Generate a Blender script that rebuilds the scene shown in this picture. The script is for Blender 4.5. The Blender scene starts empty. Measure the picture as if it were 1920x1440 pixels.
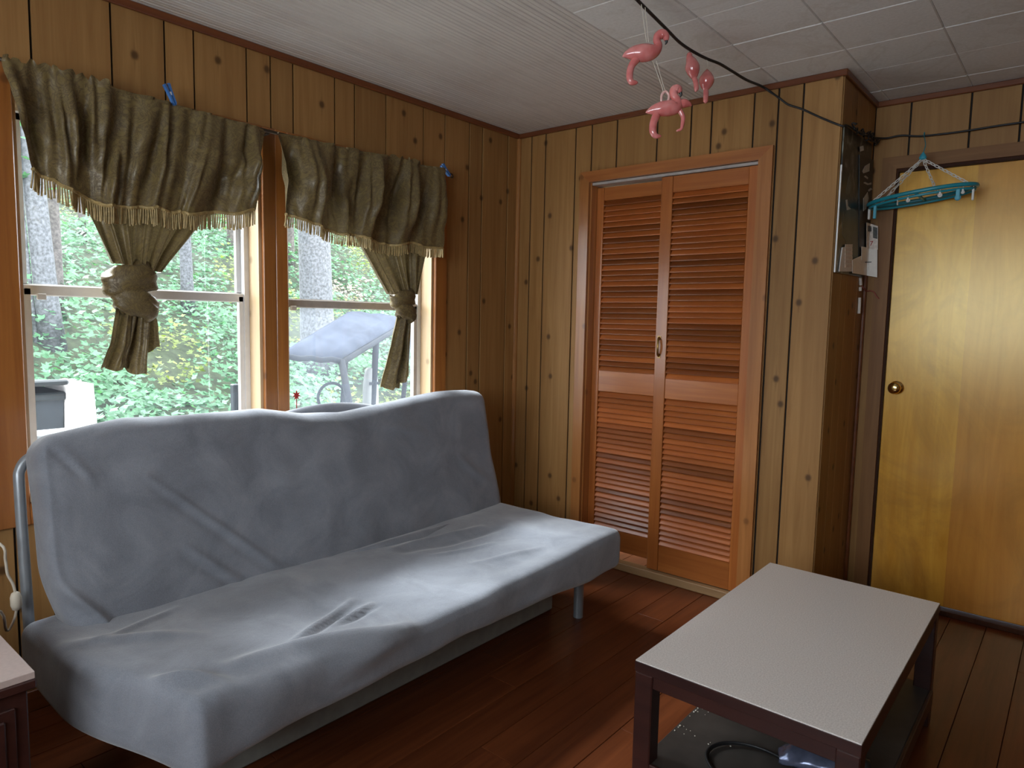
import bpy, math, random
import numpy as np
from mathutils import Vector, Matrix, noise
random.seed(7)
SC = bpy.context.scene
COL = SC.collection

# ------------------------------------------------------------------ camera
CAM = Vector((2.5124, -3.0283, 1.2819))
CROT = (math.radians(84.6123), math.radians(-1.1550), math.radians(39.9731))
FPX = 1291.18                      # focal length in pixels of the 1920x1440 frame
cd = bpy.data.cameras.new('camera')
cam = bpy.data.objects.new('camera', cd)
COL.objects.link(cam)
cam.location = CAM
cam.rotation_euler = CROT
cd.sensor_fit = 'HORIZONTAL'
cd.sensor_width = 36.0
cd.lens = FPX / 1920 * 36.0
cd.clip_start = 0.02
SC.camera = cam
from mathutils import Euler
CM = Euler(CROT, 'XYZ').to_matrix()

def ray(px, py):
    return CM @ Vector(((px - 960) / FPX, -(py - 720) / FPX, -1.0))

def on(px, py, axis, val):
    d = ray(px, py)
    return CAM + d * ((val - CAM[axis]) / d[axis])

# ------------------------------------------------------------------ sky, light, exposure
world = bpy.data.worlds.new('sky')
SC.world = world
world.use_nodes = True
wn = world.node_tree
bg = wn.nodes['Background']
tc = wn.nodes.new('ShaderNodeTexCoord')
nz = wn.nodes.new('ShaderNodeTexNoise')
nz.inputs['Scale'].default_value = 2.2
nz.inputs['Detail'].default_value = 4
rp = wn.nodes.new('ShaderNodeValToRGB')
rp.color_ramp.elements[0].position = 0.35
rp.color_ramp.elements[0].color = (0.80, 0.89, 1.0, 1)
rp.color_ramp.elements[1].position = 0.65
rp.color_ramp.elements[1].color = (0.98, 0.985, 1.0, 1)
wn.links.new(tc.outputs['Generated'], nz.inputs['Vector'])
wn.links.new(nz.outputs['Fac'], rp.inputs['Fac'])
wn.links.new(rp.outputs['Color'], bg.inputs['Color'])
bg.inputs['Strength'].default_value = 12.0
# hazy sun through the tree tops on the window side
sl = bpy.data.lights.new('sun', 'SUN')
sl.energy = 12.5
sl.angle = math.radians(18)
sl.color = (0.94, 0.97, 1.0)
sun = bpy.data.objects.new('sun', sl)
COL.objects.link(sun)
sun.rotation_euler = Vector((1.0, 0.34, -1.08)).to_track_quat('-Z', 'Y').to_euler()

def portal(name, loc, rot, sx, sy):
    l = bpy.data.lights.new(name, 'AREA')
    l.shape = 'RECTANGLE'
    l.size, l.size_y = sx, sy
    l.cycles.is_portal = True
    o = bpy.data.objects.new(name, l)
    COL.objects.link(o)
    o.location = loc
    o.rotation_euler = rot
    o['kind'] = 'helper'
    return o
# daylight enters by the two windows beside the futon and the wide one behind the viewer
portal('daylight_portal', (-0.15, -1.965, 1.315), (0, math.radians(-90), 0), 1.26, 0.84)
portal('daylight_portal', (-0.15, -1.05, 1.315), (0, math.radians(-90), 0), 1.26, 0.84)
portal('daylight_portal', (2.00, -4.36, 1.5), (math.radians(90), 0, 0), 2.2, 1.0)

SC.view_settings.view_transform = 'Standard'
SC.view_settings.look = 'None'
SC.view_settings.gamma = 1.0
SC.view_settings.use_curve_mapping = False
SC.view_settings.exposure = 0.0
SC.cycles.use_denoising = True
SC.cycles.max_bounces = 10
SC.cycles.diffuse_bounces = 6
SC.cycles.glossy_bounces = 4
SC.cycles.transparent_max_bounces = 16
SC.cycles.sample_clamp_indirect = 6.0
SC.cycles.caustics_reflective = False
SC.cycles.caustics_refractive = False

# ------------------------------------------------------------------ materials
def new_mat(name):
    m = bpy.data.materials.new(name)
    m.use_nodes = True
    nt = m.node_tree
    return m, nt, nt.nodes['Principled BSDF']

def nd(nt, t, **kw):
    n = nt.nodes.new(t)
    for k, v in kw.items():
        setattr(n, k, v)
    return n

def setv(n, **kw):
    for k, v in kw.items():
        n.inputs[k.replace('_', ' ')].default_value = v

def ramp(nt, fac, stops, interp='LINEAR'):
    r = nd(nt, 'ShaderNodeValToRGB')
    r.color_ramp.interpolation = interp
    e = r.color_ramp.elements
    while len(e) < len(stops):
        e.new(0.5)
    for q, (p, c) in zip(e, stops):
        q.position = p
        q.color = (*c, 1) if len(c) == 3 else c
    nt.links.new(fac, r.inputs['Fac'])
    return r.outputs['Color']

def mix(nt, fac, a, b, mode='MIX'):
    m = nd(nt, 'ShaderNodeMix', data_type='RGBA', blend_type=mode)
    for s, v in ((m.inputs[0], fac), (m.inputs[6], a), (m.inputs[7], b)):
        if hasattr(v, 'links'):
            nt.links.new(v, s)
        elif isinstance(v, (int, float)):
            s.default_value = v
        else:
            s.default_value = (*v, 1)
    return m.outputs[2]

def math_n(nt, op, a, b=None):
    m = nd(nt, 'ShaderNodeMath', operation=op)
    for s, v in zip(m.inputs, (a, b)):
        if v is None:
            continue
        if hasattr(v, 'links'):
            nt.links.new(v, s)
        else:
            s.default_value = v
    return m.outputs[0]

def objco(nt, scale=(1, 1, 1), rot=(0, 0, 0)):
    t = nd(nt, 'ShaderNodeTexCoord')
    mp = nd(nt, 'ShaderNodeMapping')
    mp.inputs['Scale'].default_value = scale
    mp.inputs['Rotation'].default_value = rot
    nt.links.new(t.outputs['Object'], mp.inputs['Vector'])
    return mp.outputs['Vector']

def noise_t(nt, vec, scale, detail=4, rough=0.55, dist=0.0):
    n = nd(nt, 'ShaderNodeTexNoise')
    setv(n, Scale=scale, Detail=detail, Roughness=rough, Distortion=dist)
    nt.links.new(vec, n.inputs['Vector'])
    return n.outputs['Fac']

def bump(nt, b, height, strength=0.3, dist=0.002):
    n = nd(nt, 'ShaderNodeBump')
    setv(n, Strength=strength, Distance=dist)
    nt.links.new(height, n.inputs['Height'])
    nt.links.new(n.outputs['Normal'], b.inputs['Normal'])

def plain(name, col, rough=0.5, metal=0.0, var=0.12, nscale=25, coat=0.0, spec=0.5):
    m, nt, b = new_mat(name)
    v = objco(nt)
    f = noise_t(nt, v, nscale, 3)
    c0 = tuple(max(0, x * (1 - var)) for x in col)
    c1 = tuple(min(1, x * (1 + var)) for x in col)
    nt.links.new(ramp(nt, f, [(0.3, c0), (0.7, c1)]), b.inputs['Base Color'])
    setv(b, Roughness=rough, Metallic=metal)
    b.inputs['Specular IOR Level'].default_value = spec
    b.inputs['Coat Weight'].default_value = coat
    b.inputs['Coat Roughness'].default_value = 0.12
    return m

def wood(name, light, dark, axis=2, rough=0.4, knots=0.0, knot_col=(0.05, 0.02, 0.008), rnd=0.12, coat=0.0,
         coat_rough=0.2, gscale=34.0, kden=(6.0, 2.6), spec=0.5, blotch=None):
    """Grain runs along `axis`; knots lie in the (x+y, z) plane; each piece a little different."""
    m, nt, b = new_mat(name)
    sc = [gscale, gscale, gscale]
    sc[axis] = 1.6
    v = objco(nt, sc)
    oi = nd(nt, 'ShaderNodeObjectInfo')
    off = nd(nt, 'ShaderNodeVectorMath', operation='ADD')
    cmb = nd(nt, 'ShaderNodeCombineXYZ')
    nt.links.new(math_n(nt, 'MULTIPLY', oi.outputs['Random'], 60.0), cmb.inputs[axis])
    nt.links.new(v, off.inputs[0])
    nt.links.new(cmb.outputs[0], off.inputs[1])
    g = noise_t(nt, off.outputs[0], 1.0, 5, 0.6, 0.6)
    col = ramp(nt, g, [(0.28, dark), (0.72, light)])
    v2 = objco(nt, (5, 5, 1.2) if axis == 2 else (3, 3, 3))
    bl = noise_t(nt, v2, 1.0, 3)
    col = mix(nt, ramp(nt, bl, [(0.4, (0, 0, 0)), (0.75, (0.45,) * 3)]), col, dark)
    if blotch:
        bb = noise_t(nt, objco(nt, (4, 4, 4)), 1.0, 6, 0.65, 1.0)
        col = mix(nt, ramp(nt, bb, [(0.42, (0, 0, 0)), (0.62, (0.6,) * 3)]), col, blotch)
    if knots > 0:
        t = nd(nt, 'ShaderNodeTexCoord')
        s = nd(nt, 'ShaderNodeSeparateXYZ')
        nt.links.new(t.outputs['Object'], s.inputs[0])
        u = math_n(nt, 'ADD', s.outputs[0], s.outputs[1])
        c = nd(nt, 'ShaderNodeCombineXYZ')
        nt.links.new(math_n(nt, 'MULTIPLY', u, kden[0]), c.inputs[0])
        nt.links.new(math_n(nt, 'MULTIPLY', s.outputs[2], kden[1]), c.inputs[1])
        vo = nd(nt, 'ShaderNodeTexVoronoi', voronoi_dimensions='2D')
        setv(vo, Scale=1.0, Randomness=1.0)
        nt.links.new(c.outputs[0], vo.inputs['Vector'])
        # ellipse of the knot itself
        vs = nd(nt, 'ShaderNodeVectorMath', operation='SUBTRACT')
        nt.links.new(c.outputs[0], vs.inputs[0])
        nt.links.new(vo.outputs['Position'], vs.inputs[1])
        sp = nd(nt, 'ShaderNodeSeparateXYZ')
        nt.links.new(vs.outputs[0], sp.inputs[0])
        kx = math_n(nt, 'DIVIDE', sp.outputs[0], kden[0])
        kz = math_n(nt, 'DIVIDE', sp.outputs[1], kden[1])
        d = math_n(nt, 'SQRT', math_n(nt, 'ADD', math_n(nt, 'POWER', math_n(nt, 'ABSOLUTE', kx), 2.0),
                                      math_n(nt, 'POWER', math_n(nt, 'ABSOLUTE', math_n(nt, 'MULTIPLY', kz, 0.8)), 2.0)))
        k1 = ramp(nt, d, [(0.007, (0.95,) * 3), (0.0165, (0, 0, 0))])
        # dark grain above and below the knot
        st = math_n(nt, 'ADD', math_n(nt, 'ABSOLUTE', math_n(nt, 'MULTIPLY', kx, 9.0)), math_n(nt, 'ABSOLUTE', kz))
        k2 = ramp(nt, st, [(0.0, (0.5,) * 3), (0.075, (0, 0, 0))])
        kk = mix(nt, 1.0, k1, k2, 'LIGHTEN')
        col = mix(nt, math_n(nt, 'MULTIPLY', kk, knots), col, knot_col)
    val = math_n(nt, 'ADD', math_n(nt, 'MULTIPLY', oi.outputs['Random'], 2 * rnd), 1.0 - rnd)
    cv = nd(nt, 'ShaderNodeCombineXYZ')
    for i in range(3):
        nt.links.new(val, cv.inputs[i])
    col = mix(nt, 1.0, col, cv.outputs[0], 'MULTIPLY')
    nt.links.new(col, b.inputs['Base Color'])
    setv(b, Roughness=rough)
    b.inputs['Specular IOR Level'].default_value = spec
    b.inputs['Coat Weight'].default_value = coat
    b.inputs['Coat Roughness'].default_value = coat_rough
    bump(nt, b, g, 0.08, 0.001)
    return m

M = {}
M['panel'] = wood('panel_board', (0.37, 0.200, 0.070), (0.255, 0.125, 0.040), 2, 0.5, spec=0.25, knots=0.9, knot_col=(0.06, 0.028, 0.01), rnd=0.10)
M['backing'] = plain('groove_black', (0.012, 0.009, 0.007), 0.9)
M['trim'] = wood('red_stained_trim', (0.20, 0.062, 0.018), (0.12, 0.032, 0.010), 1, 0.35, rnd=0.1, coat=0.2)
M['trimx'] = wood('red_stained_trim_x', (0.20, 0.062, 0.018), (0.12, 0.032, 0.010), 0, 0.35, rnd=0.1, coat=0.2)
M['post'] = wood('corner_bead_wood', (0.44, 0.20, 0.06), (0.28, 0.11, 0.03), 2, 0.25, coat=0.4)
M['casing'] = wood('orange_pine_casing', (0.42, 0.16, 0.035), (0.26, 0.085, 0.018), 2, 0.35, knots=0.6, coat=0.3, kden=(5, 1.7))
M['casingx'] = wood('orange_pine_casing_x', (0.42, 0.16, 0.035), (0.26, 0.085, 0.018), 1, 0.35, coat=0.3)
M['jamb'] = wood('pale_pine_jamb', (0.70, 0.52, 0.33), (0.58, 0.40, 0.22), 2, 0.4, knots=0.4, kden=(5, 1.5))
M['cedar'] = wood('red_cedar', (0.46, 0.155, 0.036), (0.30, 0.085, 0.018), 2, 0.32, coat=0.35, rnd=0.10)
M['cedarx'] = wood('red_cedar_rail', (0.46, 0.155, 0.036), (0.30, 0.085, 0.018), 0, 0.32, coat=0.35, rnd=0.10)
M['slat'] = wood('red_cedar_slat', (0.40, 0.12, 0.028), (0.26, 0.065, 0.014), 0, 0.30, coat=0.6, coat_rough=0.28, rnd=0.42)
M['closet_casing'] = wood('closet_casing_wood', (0.46, 0.19, 0.055), (0.30, 0.11, 0.028), 2, 0.35, knots=0.5, coat=0.35)
M['closet_casingx'] = wood('closet_casing_head', (0.40, 0.15, 0.04), (0.27, 0.085, 0.022), 0, 0.35, coat=0.35)
M['walnut'] = wood('brown_door_casing', (0.25, 0.125, 0.045), (0.17, 0.075, 0.026), 2, 0.5, spec=0.25)
M['walnutx'] = wood('brown_door_casing_head', (0.25, 0.125, 0.045), (0.17, 0.075, 0.026), 0, 0.5, spec=0.25)
M['darkstop'] = wood('dark_door_stop', (0.06, 0.022, 0.011), (0.035, 0.012, 0.006), 2, 0.6, spec=0.12)
M['threshold'] = wood('worn_threshold', (0.34, 0.21, 0.10), (0.22, 0.12, 0.05), 0, 0.6)
M['floor'] = wood('red_brown_floor', (0.155, 0.044, 0.015), (0.080, 0.021, 0.008), 1, 0.30, knots=0.0, rnd=0.10, coat=0.06, coat_rough=0.22, spec=0.14)
M['brass'] = plain('brass', (0.75, 0.55, 0.22), 0.16, 1.0, 0.05)
M['oldbrass'] = plain('dark_brass', (0.32, 0.20, 0.07), 0.3, 1.0, 0.1)
M['alu'] = plain('aluminium', (0.72, 0.71, 0.70), 0.5, 0.1, 0.05)
M['alu_dark'] = plain('brown_aluminium', (0.42, 0.38, 0.35), 0.5, 0.1, 0.1)
M['vinyl'] = plain('white_vinyl', (0.72, 0.72, 0.70), 0.45, 0, 0.05)

# flush birch door: glossy varnish, two veneer leaves
m, nt, b = new_mat('varnished_birch')
v = objco(nt, (14, 14, 1.3))
g = noise_t(nt, v, 1.0, 5, 0.6, 1.2)
v2 = objco(nt, (3.2, 3.2, 2.2))
g2 = noise_t(nt, v2, 1.0, 6, 0.65, 1.5)
ca = ramp(nt, g, [(0.3, (0.60, 0.265, 0.028)), (0.7, (0.78, 0.405, 0.06))])
cb = ramp(nt, g, [(0.3, (0.50, 0.19, 0.03)), (0.7, (0.65, 0.285, 0.05))])
t = nd(nt, 'ShaderNodeTexCoord')
s = nd(nt, 'ShaderNodeSeparateXYZ')
nt.links.new(t.outputs['Object'], s.inputs[0])
step = math_n(nt, 'GREATER_THAN', s.outputs[0], 2.094)
c = mix(nt, step, ca, cb)
c = mix(nt, ramp(nt, g2, [(0.45, (0, 0, 0)), (0.7, (0.55,) * 3)]), c, (0.36, 0.15, 0.03))
nt.links.new(c, b.inputs['Base Color'])
setv(b, Roughness=0.27)
b.inputs['Specular Tint'].default_value = (1.0, 0.86, 0.42, 1)
b.inputs['Coat Weight'].default_value = 0.25
b.inputs['Coat Tint'].default_value = (1.0, 0.93, 0.75, 1)
rr = ramp(nt, noise_t(nt, objco(nt, (2, 2, 3)), 1.0, 3), [(0.3, (0.16,) * 3), (0.7, (0.27,) * 3)])
nt.links.new(rr, b.inputs['Coat Roughness'])
b.inputs['Coat IOR'].default_value = 1.5
b.inputs['Specular IOR Level'].default_value = 1.0
M['birch'] = m

# ceilings
m, nt, b = new_mat('beadboard_white')
v = objco(nt, (30, 1.0, 30))
f = noise_t(nt, v, 2.0, 4)
f2 = noise_t(nt, objco(nt), 7, 4)
c = ramp(nt, f, [(0.3, (0.60, 0.57, 0.53)), (0.7, (0.70, 0.67, 0.62))])
c = mix(nt, ramp(nt, f2, [(0.55, (0, 0, 0)), (0.8, (0.4,) * 3)]), c, (0.50, 0.46, 0.42))
nt.links.new(c, b.inputs['Base Color'])
setv(b, Roughness=0.7)
M['bead'] = m
m, nt, b = new_mat('ceiling_fibre')
f = noise_t(nt, objco(nt), 90, 3)
st = noise_t(nt, objco(nt), 3.3, 5, 0.6, 1.5)
c = ramp(nt, f, [(0.3, (0.68, 0.675, 0.645)), (0.7, (0.76, 0.755, 0.725))])
c = mix(nt, ramp(nt, st, [(0.50, (0, 0, 0)), (0.56, (0.28,) * 3), (0.60, (0.05,) * 3)]), c, (0.52, 0.48, 0.41))
nt.links.new(c, b.inputs['Base Color'])
setv(b, Roughness=0.8)
bump(nt, b, f, 0.25, 0.002)
M['tile'] = m

# plush futon cover
m, nt, b = new_mat('grey_plush')
f = noise_t(nt, objco(nt), 5.5, 5, 0.6, 0.8)
f2 = noise_t(nt, objco(nt), 420, 2)
c = ramp(nt, f, [(0.35, (0.160, 0.175, 0.210)), (0.55, (0.232, 0.250, 0.292)), (0.75, (0.305, 0.325, 0.372))])
c = mix(nt, 0.3, c, ramp(nt, f2, [(0.3, (0.14, 0.145, 0.165)), (0.7, (0.32, 0.335, 0.365))]))
nt.links.new(c, b.inputs['Base Color'])
setv(b, Roughness=0.95)
b.inputs['Specular IOR Level'].default_value = 0.1
b.inputs['Sheen Weight'].default_value = 0.5
b.inputs['Sheen Roughness'].default_value = 0.45
f3 = noise_t(nt, objco(nt), 60, 4)
bump(nt, b, mix(nt, 0.5, f2, f3), 0.35, 0.004)
M['plush'] = m
M['steel'] = plain('grey_painted_steel', (0.30, 0.33, 0.36), 0.35, 0.4, 0.06)
M['storage'] = plain('grey_green_slip', (0.30, 0.32, 0.30), 0.8, 0, 0.1)

# damask
m, nt, b = new_mat('olive_damask')
vv = objco(nt)
n1 = noise_t(nt, vv, 16, 3, 0.5, 2.6)
band = ramp(nt, n1, [(0.40, (0, 0, 0)), (0.45, (1, 1, 1)), (0.50, (0, 0, 0)), (0.56, (1, 1, 1)), (0.62, (0, 0, 0))])
weave = noise_t(nt, vv, 500, 2)
base = ramp(nt, weave, [(0.3, (0.135, 0.094, 0.034)), (0.7, (0.215, 0.155, 0.060))])
c = mix(nt, math_n(nt, 'MULTIPLY', band, 0.75), base, (0.070, 0.046, 0.024))
nt.links.new(c, b.inputs['Base Color'])
nt.links.new(ramp(nt, band, [(0, (0.36,) * 3), (1, (0.65,) * 3)]), b.inputs['Roughness'])
b.inputs['Sheen Weight'].default_value = 0.05
b.inputs['Specular IOR Level'].default_value = 0.4
tr = nd(nt, 'ShaderNodeBsdfTranslucent')
tr.inputs['Color'].default_value = (0.30, 0.22, 0.10, 1)
ms = nd(nt, 'ShaderNodeMixShader')
ms.inputs[0].default_value = 0.04
out = nt.nodes['Material Output']
nt.links.new(b.outputs[0], ms.inputs[1])
nt.links.new(tr.outputs[0], ms.inputs[2])
nt.links.new(ms.outputs[0], out.inputs[0])
M['damask'] = m
M['fringe'] = plain('gold_fringe', (0.36, 0.255, 0.10), 0.6, 0, 0.3, 60)
M['rod'] = plain('dark_rod', (0.05, 0.035, 0.025), 0.4, 0.4)

# table
m, nt, b = new_mat('speckled_laminate')
f = noise_t(nt, objco(nt), 260, 2)
nt.links.new(ramp(nt, f, [(0.35, (0.60, 0.55, 0.515)), (0.65, (0.76, 0.71, 0.67))]), b.inputs['Base Color'])
setv(b, Roughness=0.42)
M['laminate'] = m
M['espresso'] = wood('espresso_wood', (0.050, 0.016, 0.012), (0.026, 0.009, 0.008), 0, 0.38, rnd=0.1, coat=0.25)
M['shelf'] = plain('dusty_dark_shelf', (0.045, 0.038, 0.033), 0.55, 0, 0.35, 8)
M['pinktop'] = plain('pale_pink_laminate', (0.52, 0.42, 0.385), 0.45, 0, 0.05, 120)
M['black'] = plain('black_plastic', (0.012, 0.012, 0.013), 0.35, 0, 0.1)
M['cable'] = plain('black_cable', (0.010, 0.010, 0.011), 0.5, 0, 0.1)
M['white'] = plain('white_plastic', (0.72, 0.70, 0.66), 0.4, 0, 0.04)
M['cream'] = plain('cream_cord', (0.62, 0.56, 0.46), 0.45, 0, 0.05)
M['crumb'] = plain('crumbs', (0.62, 0.58, 0.50), 0.9)
M['pegblue'] = plain('blue_plastic', (0.045, 0.15, 0.40), 0.35, 0, 0.1)
M['teal'] = plain('teal_plastic', (0.022, 0.26, 0.33), 0.3, 0, 0.08)
M['aqua'] = plain('aqua_plastic', (0.045, 0.34, 0.46), 0.3, 0, 0.08)
M['foil'] = plain('blue_grey_foil', (0.16, 0.18, 0.27), 0.22, 0.55, 0.25, 30)
M['paper'] = plain('paper', (0.78, 0.76, 0.72), 0.8, 0, 0.06)
M['paper2'] = plain('printed_paper', (0.72, 0.66, 0.60), 0.8, 0, 0.2, 70)
M['redink'] = plain('red_ink', (0.38, 0.035, 0.03), 0.8)
M['greyink'] = plain('grey_ink', (0.10, 0.10, 0.10), 0.8)
M['redwire'] = plain('red_wire', (0.28, 0.05, 0.04), 0.5)
# flamingo: clear pink shell
m, nt, b = new_mat('pink_plastic')
b.inputs['Base Color'].default_value = (0.72, 0.21, 0.20, 1)
setv(b, Roughness=0.16)
b.inputs['Subsurface Weight'].default_value = 0.35
b.inputs['Subsurface Radius'].default_value = (0.02, 0.008, 0.006)
b.inputs['Coat Weight'].default_value = 0.8
b.inputs['Coat Roughness'].default_value = 0.05
f = noise_t(nt, objco(nt), 22, 2)
nt.links.new(ramp(nt, f, [(0.35, (0.62, 0.16, 0.15)), (0.7, (0.78, 0.30, 0.28))]), b.inputs['Base Color'])
M['pink'] = m
M['palepink'] = plain('pale_pink_plastic', (0.75, 0.46, 0.42), 0.2, 0, 0.08, 30, coat=0.6)
# calendar picture: dark water birds, only broad light and dark shapes
m, nt, b = new_mat('calendar_photo')
v = objco(nt, (1, 3.2, 2.0))
n1 = noise_t(nt, v, 4.2, 4, 0.6, 1.0)
c = ramp(nt, n1, [(0.42, (0.006, 0.006, 0.006)), (0.50, (0.018, 0.02, 0.016)), (0.58, (0.075, 0.07, 0.05)), (0.66, (0.20, 0.21, 0.18))])
nt.links.new(c, b.inputs['Base Color'])
setv(b, Roughness=0.35)
M['photo'] = m
M['photogrey'] = plain('calendar_grey_print', (0.115, 0.135, 0.115), 0.45, 0, 0.45, 5)
M['photowhite'] = plain('calendar_white_print', (0.50, 0.48, 0.43), 0.5)
M['photoblack'] = plain('calendar_black_print', (0.008, 0.008, 0.008), 0.4)

# glass: clear pane with a film of dust
def glass(name, dust):
    m, nt, b = new_mat(name)
    nt.nodes.remove(b)
    tp = nd(nt, 'ShaderNodeBsdfTransparent')
    tp.inputs[0].default_value = (0.95, 0.97, 0.97, 1)
    gl = nd(nt, 'ShaderNodeBsdfGlossy')
    gl.inputs['Roughness'].default_value = 0.02
    lw = nd(nt, 'ShaderNodeLayerWeight')
    lw.inputs['Blend'].default_value = 0.5
    refl = math_n(nt, 'ADD', math_n(nt, 'MULTIPLY', math_n(nt, 'POWER', lw.outputs['Facing'], 5.0), 0.6), 0.03)
    m1 = nd(nt, 'ShaderNodeMixShader')
    nt.links.new(refl, m1.inputs[0])
    nt.links.new(tp.outputs[0], m1.inputs[1])
    nt.links.new(gl.outputs[0], m1.inputs[2])
    tl = nd(nt, 'ShaderNodeBsdfTranslucent')
    tl.inputs[0].default_value = (0.78, 0.86, 1.0, 1)
    f = noise_t(nt, objco(nt), 3.0, 4)
    m2 = nd(nt, 'ShaderNodeMixShader')
    nt.links.new(ramp(nt, f, [(0.3, (dust * 0.5,) * 3), (0.7, (dust * 1.4,) * 3)]), m2.inputs[0])
    nt.links.new(m1.outputs[0], m2.inputs[1])
    nt.links.new(tl.outputs[0], m2.inputs[2])
    nt.links.new(m2.outputs[0], nt.nodes['Material Output'].inputs[0])
    return m
M['glass'] = glass('window_glass', 0.004)
M['glass_dusty'] = glass('dusty_window_glass', 0.022)

# outdoors
def leafmat(name, lo, hi, transl):
    m, nt, b = new_mat(name)
    at = nd(nt, 'ShaderNodeAttribute', attribute_name='tone')
    c = ramp(nt, at.outputs['Fac'], [(0.0, lo), (0.8, hi), (1.0, tuple(min(1, q * 1.5) for q in hi))])
    nt.links.new(c, b.inputs['Base Color'])
    setv(b, Roughness=0.5)
    tr = nd(nt, 'ShaderNodeBsdfTranslucent')
    nt.links.new(mix(nt, 1.0, c, transl, 'MULTIPLY'), tr.inputs['Color'])
    ms = nd(nt, 'ShaderNodeMixShader')
    ms.inputs[0].default_value = 0.35
    nt.links.new(b.outputs[0], ms.inputs[1])
    nt.links.new(tr.outputs[0], ms.inputs[2])
    nt.links.new(ms.outputs[0], nt.nodes['Material Output'].inputs[0])
    return m
M['leaf'] = leafmat('maple_leaf', (0.020, 0.066, 0.030), (0.095, 0.235, 0.115), (1.4, 1.6, 0.9))
M['leafy'] = leafmat('yellow_fern', (0.06, 0.095, 0.015), (0.17, 0.21, 0.04), (1.4, 1.5, 0.8))
M['leafpale'] = leafmat('pale_dead_leaf', (0.13, 0.10, 0.07), (0.34, 0.29, 0.24), (1.2, 1.1, 1.0))
M['soil'] = plain('forest_floor', (0.032, 0.042, 0.02), 0.9, 0, 0.6, 6)
M['bark'] = plain('grey_bark', (0.078, 0.08, 0.086), 0.9, 0, 0.55, 30)
M['bark2'] = plain('brown_bark', (0.07, 0.06, 0.055), 0.9, 0, 0.5, 26)
M['utvroof'] = plain('grey_vehicle_roof', (0.042, 0.047, 0.062), 0.95, 0, 0.2, 5, spec=0.0)
M['utvframe'] = plain('dark_vehicle_frame', (0.014, 0.016, 0.020), 0.8, spec=0.1)
M['utvbody'] = plain('dark_vehicle_body', (0.035, 0.045, 0.05), 0.4)
M['seatwhite'] = plain('pale_vinyl_seat', (0.10, 0.103, 0.10), 0.5, 0, 0.1)
M['rubber'] = plain('tyre_rubber', (0.012, 0.012, 0.012), 0.8)
M['bin'] = plain('slate_blue_bin', (0.010, 0.015, 0.020), 0.5, 0, 0.2, 9)
M['binlid'] = plain('dark_bin_lid', (0.006, 0.009, 0.010), 0.45)
M['carton'] = plain('white_carton', (0.62, 0.58, 0.56), 0.7, 0, 0.05)
M['deck'] = plain('pale_deck_board', (0.32, 0.33, 0.34), 0.7, 0, 0.2)
M['redleaf'] = plain('red_leaf', (0.42, 0.012, 0.012), 0.6)

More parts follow.
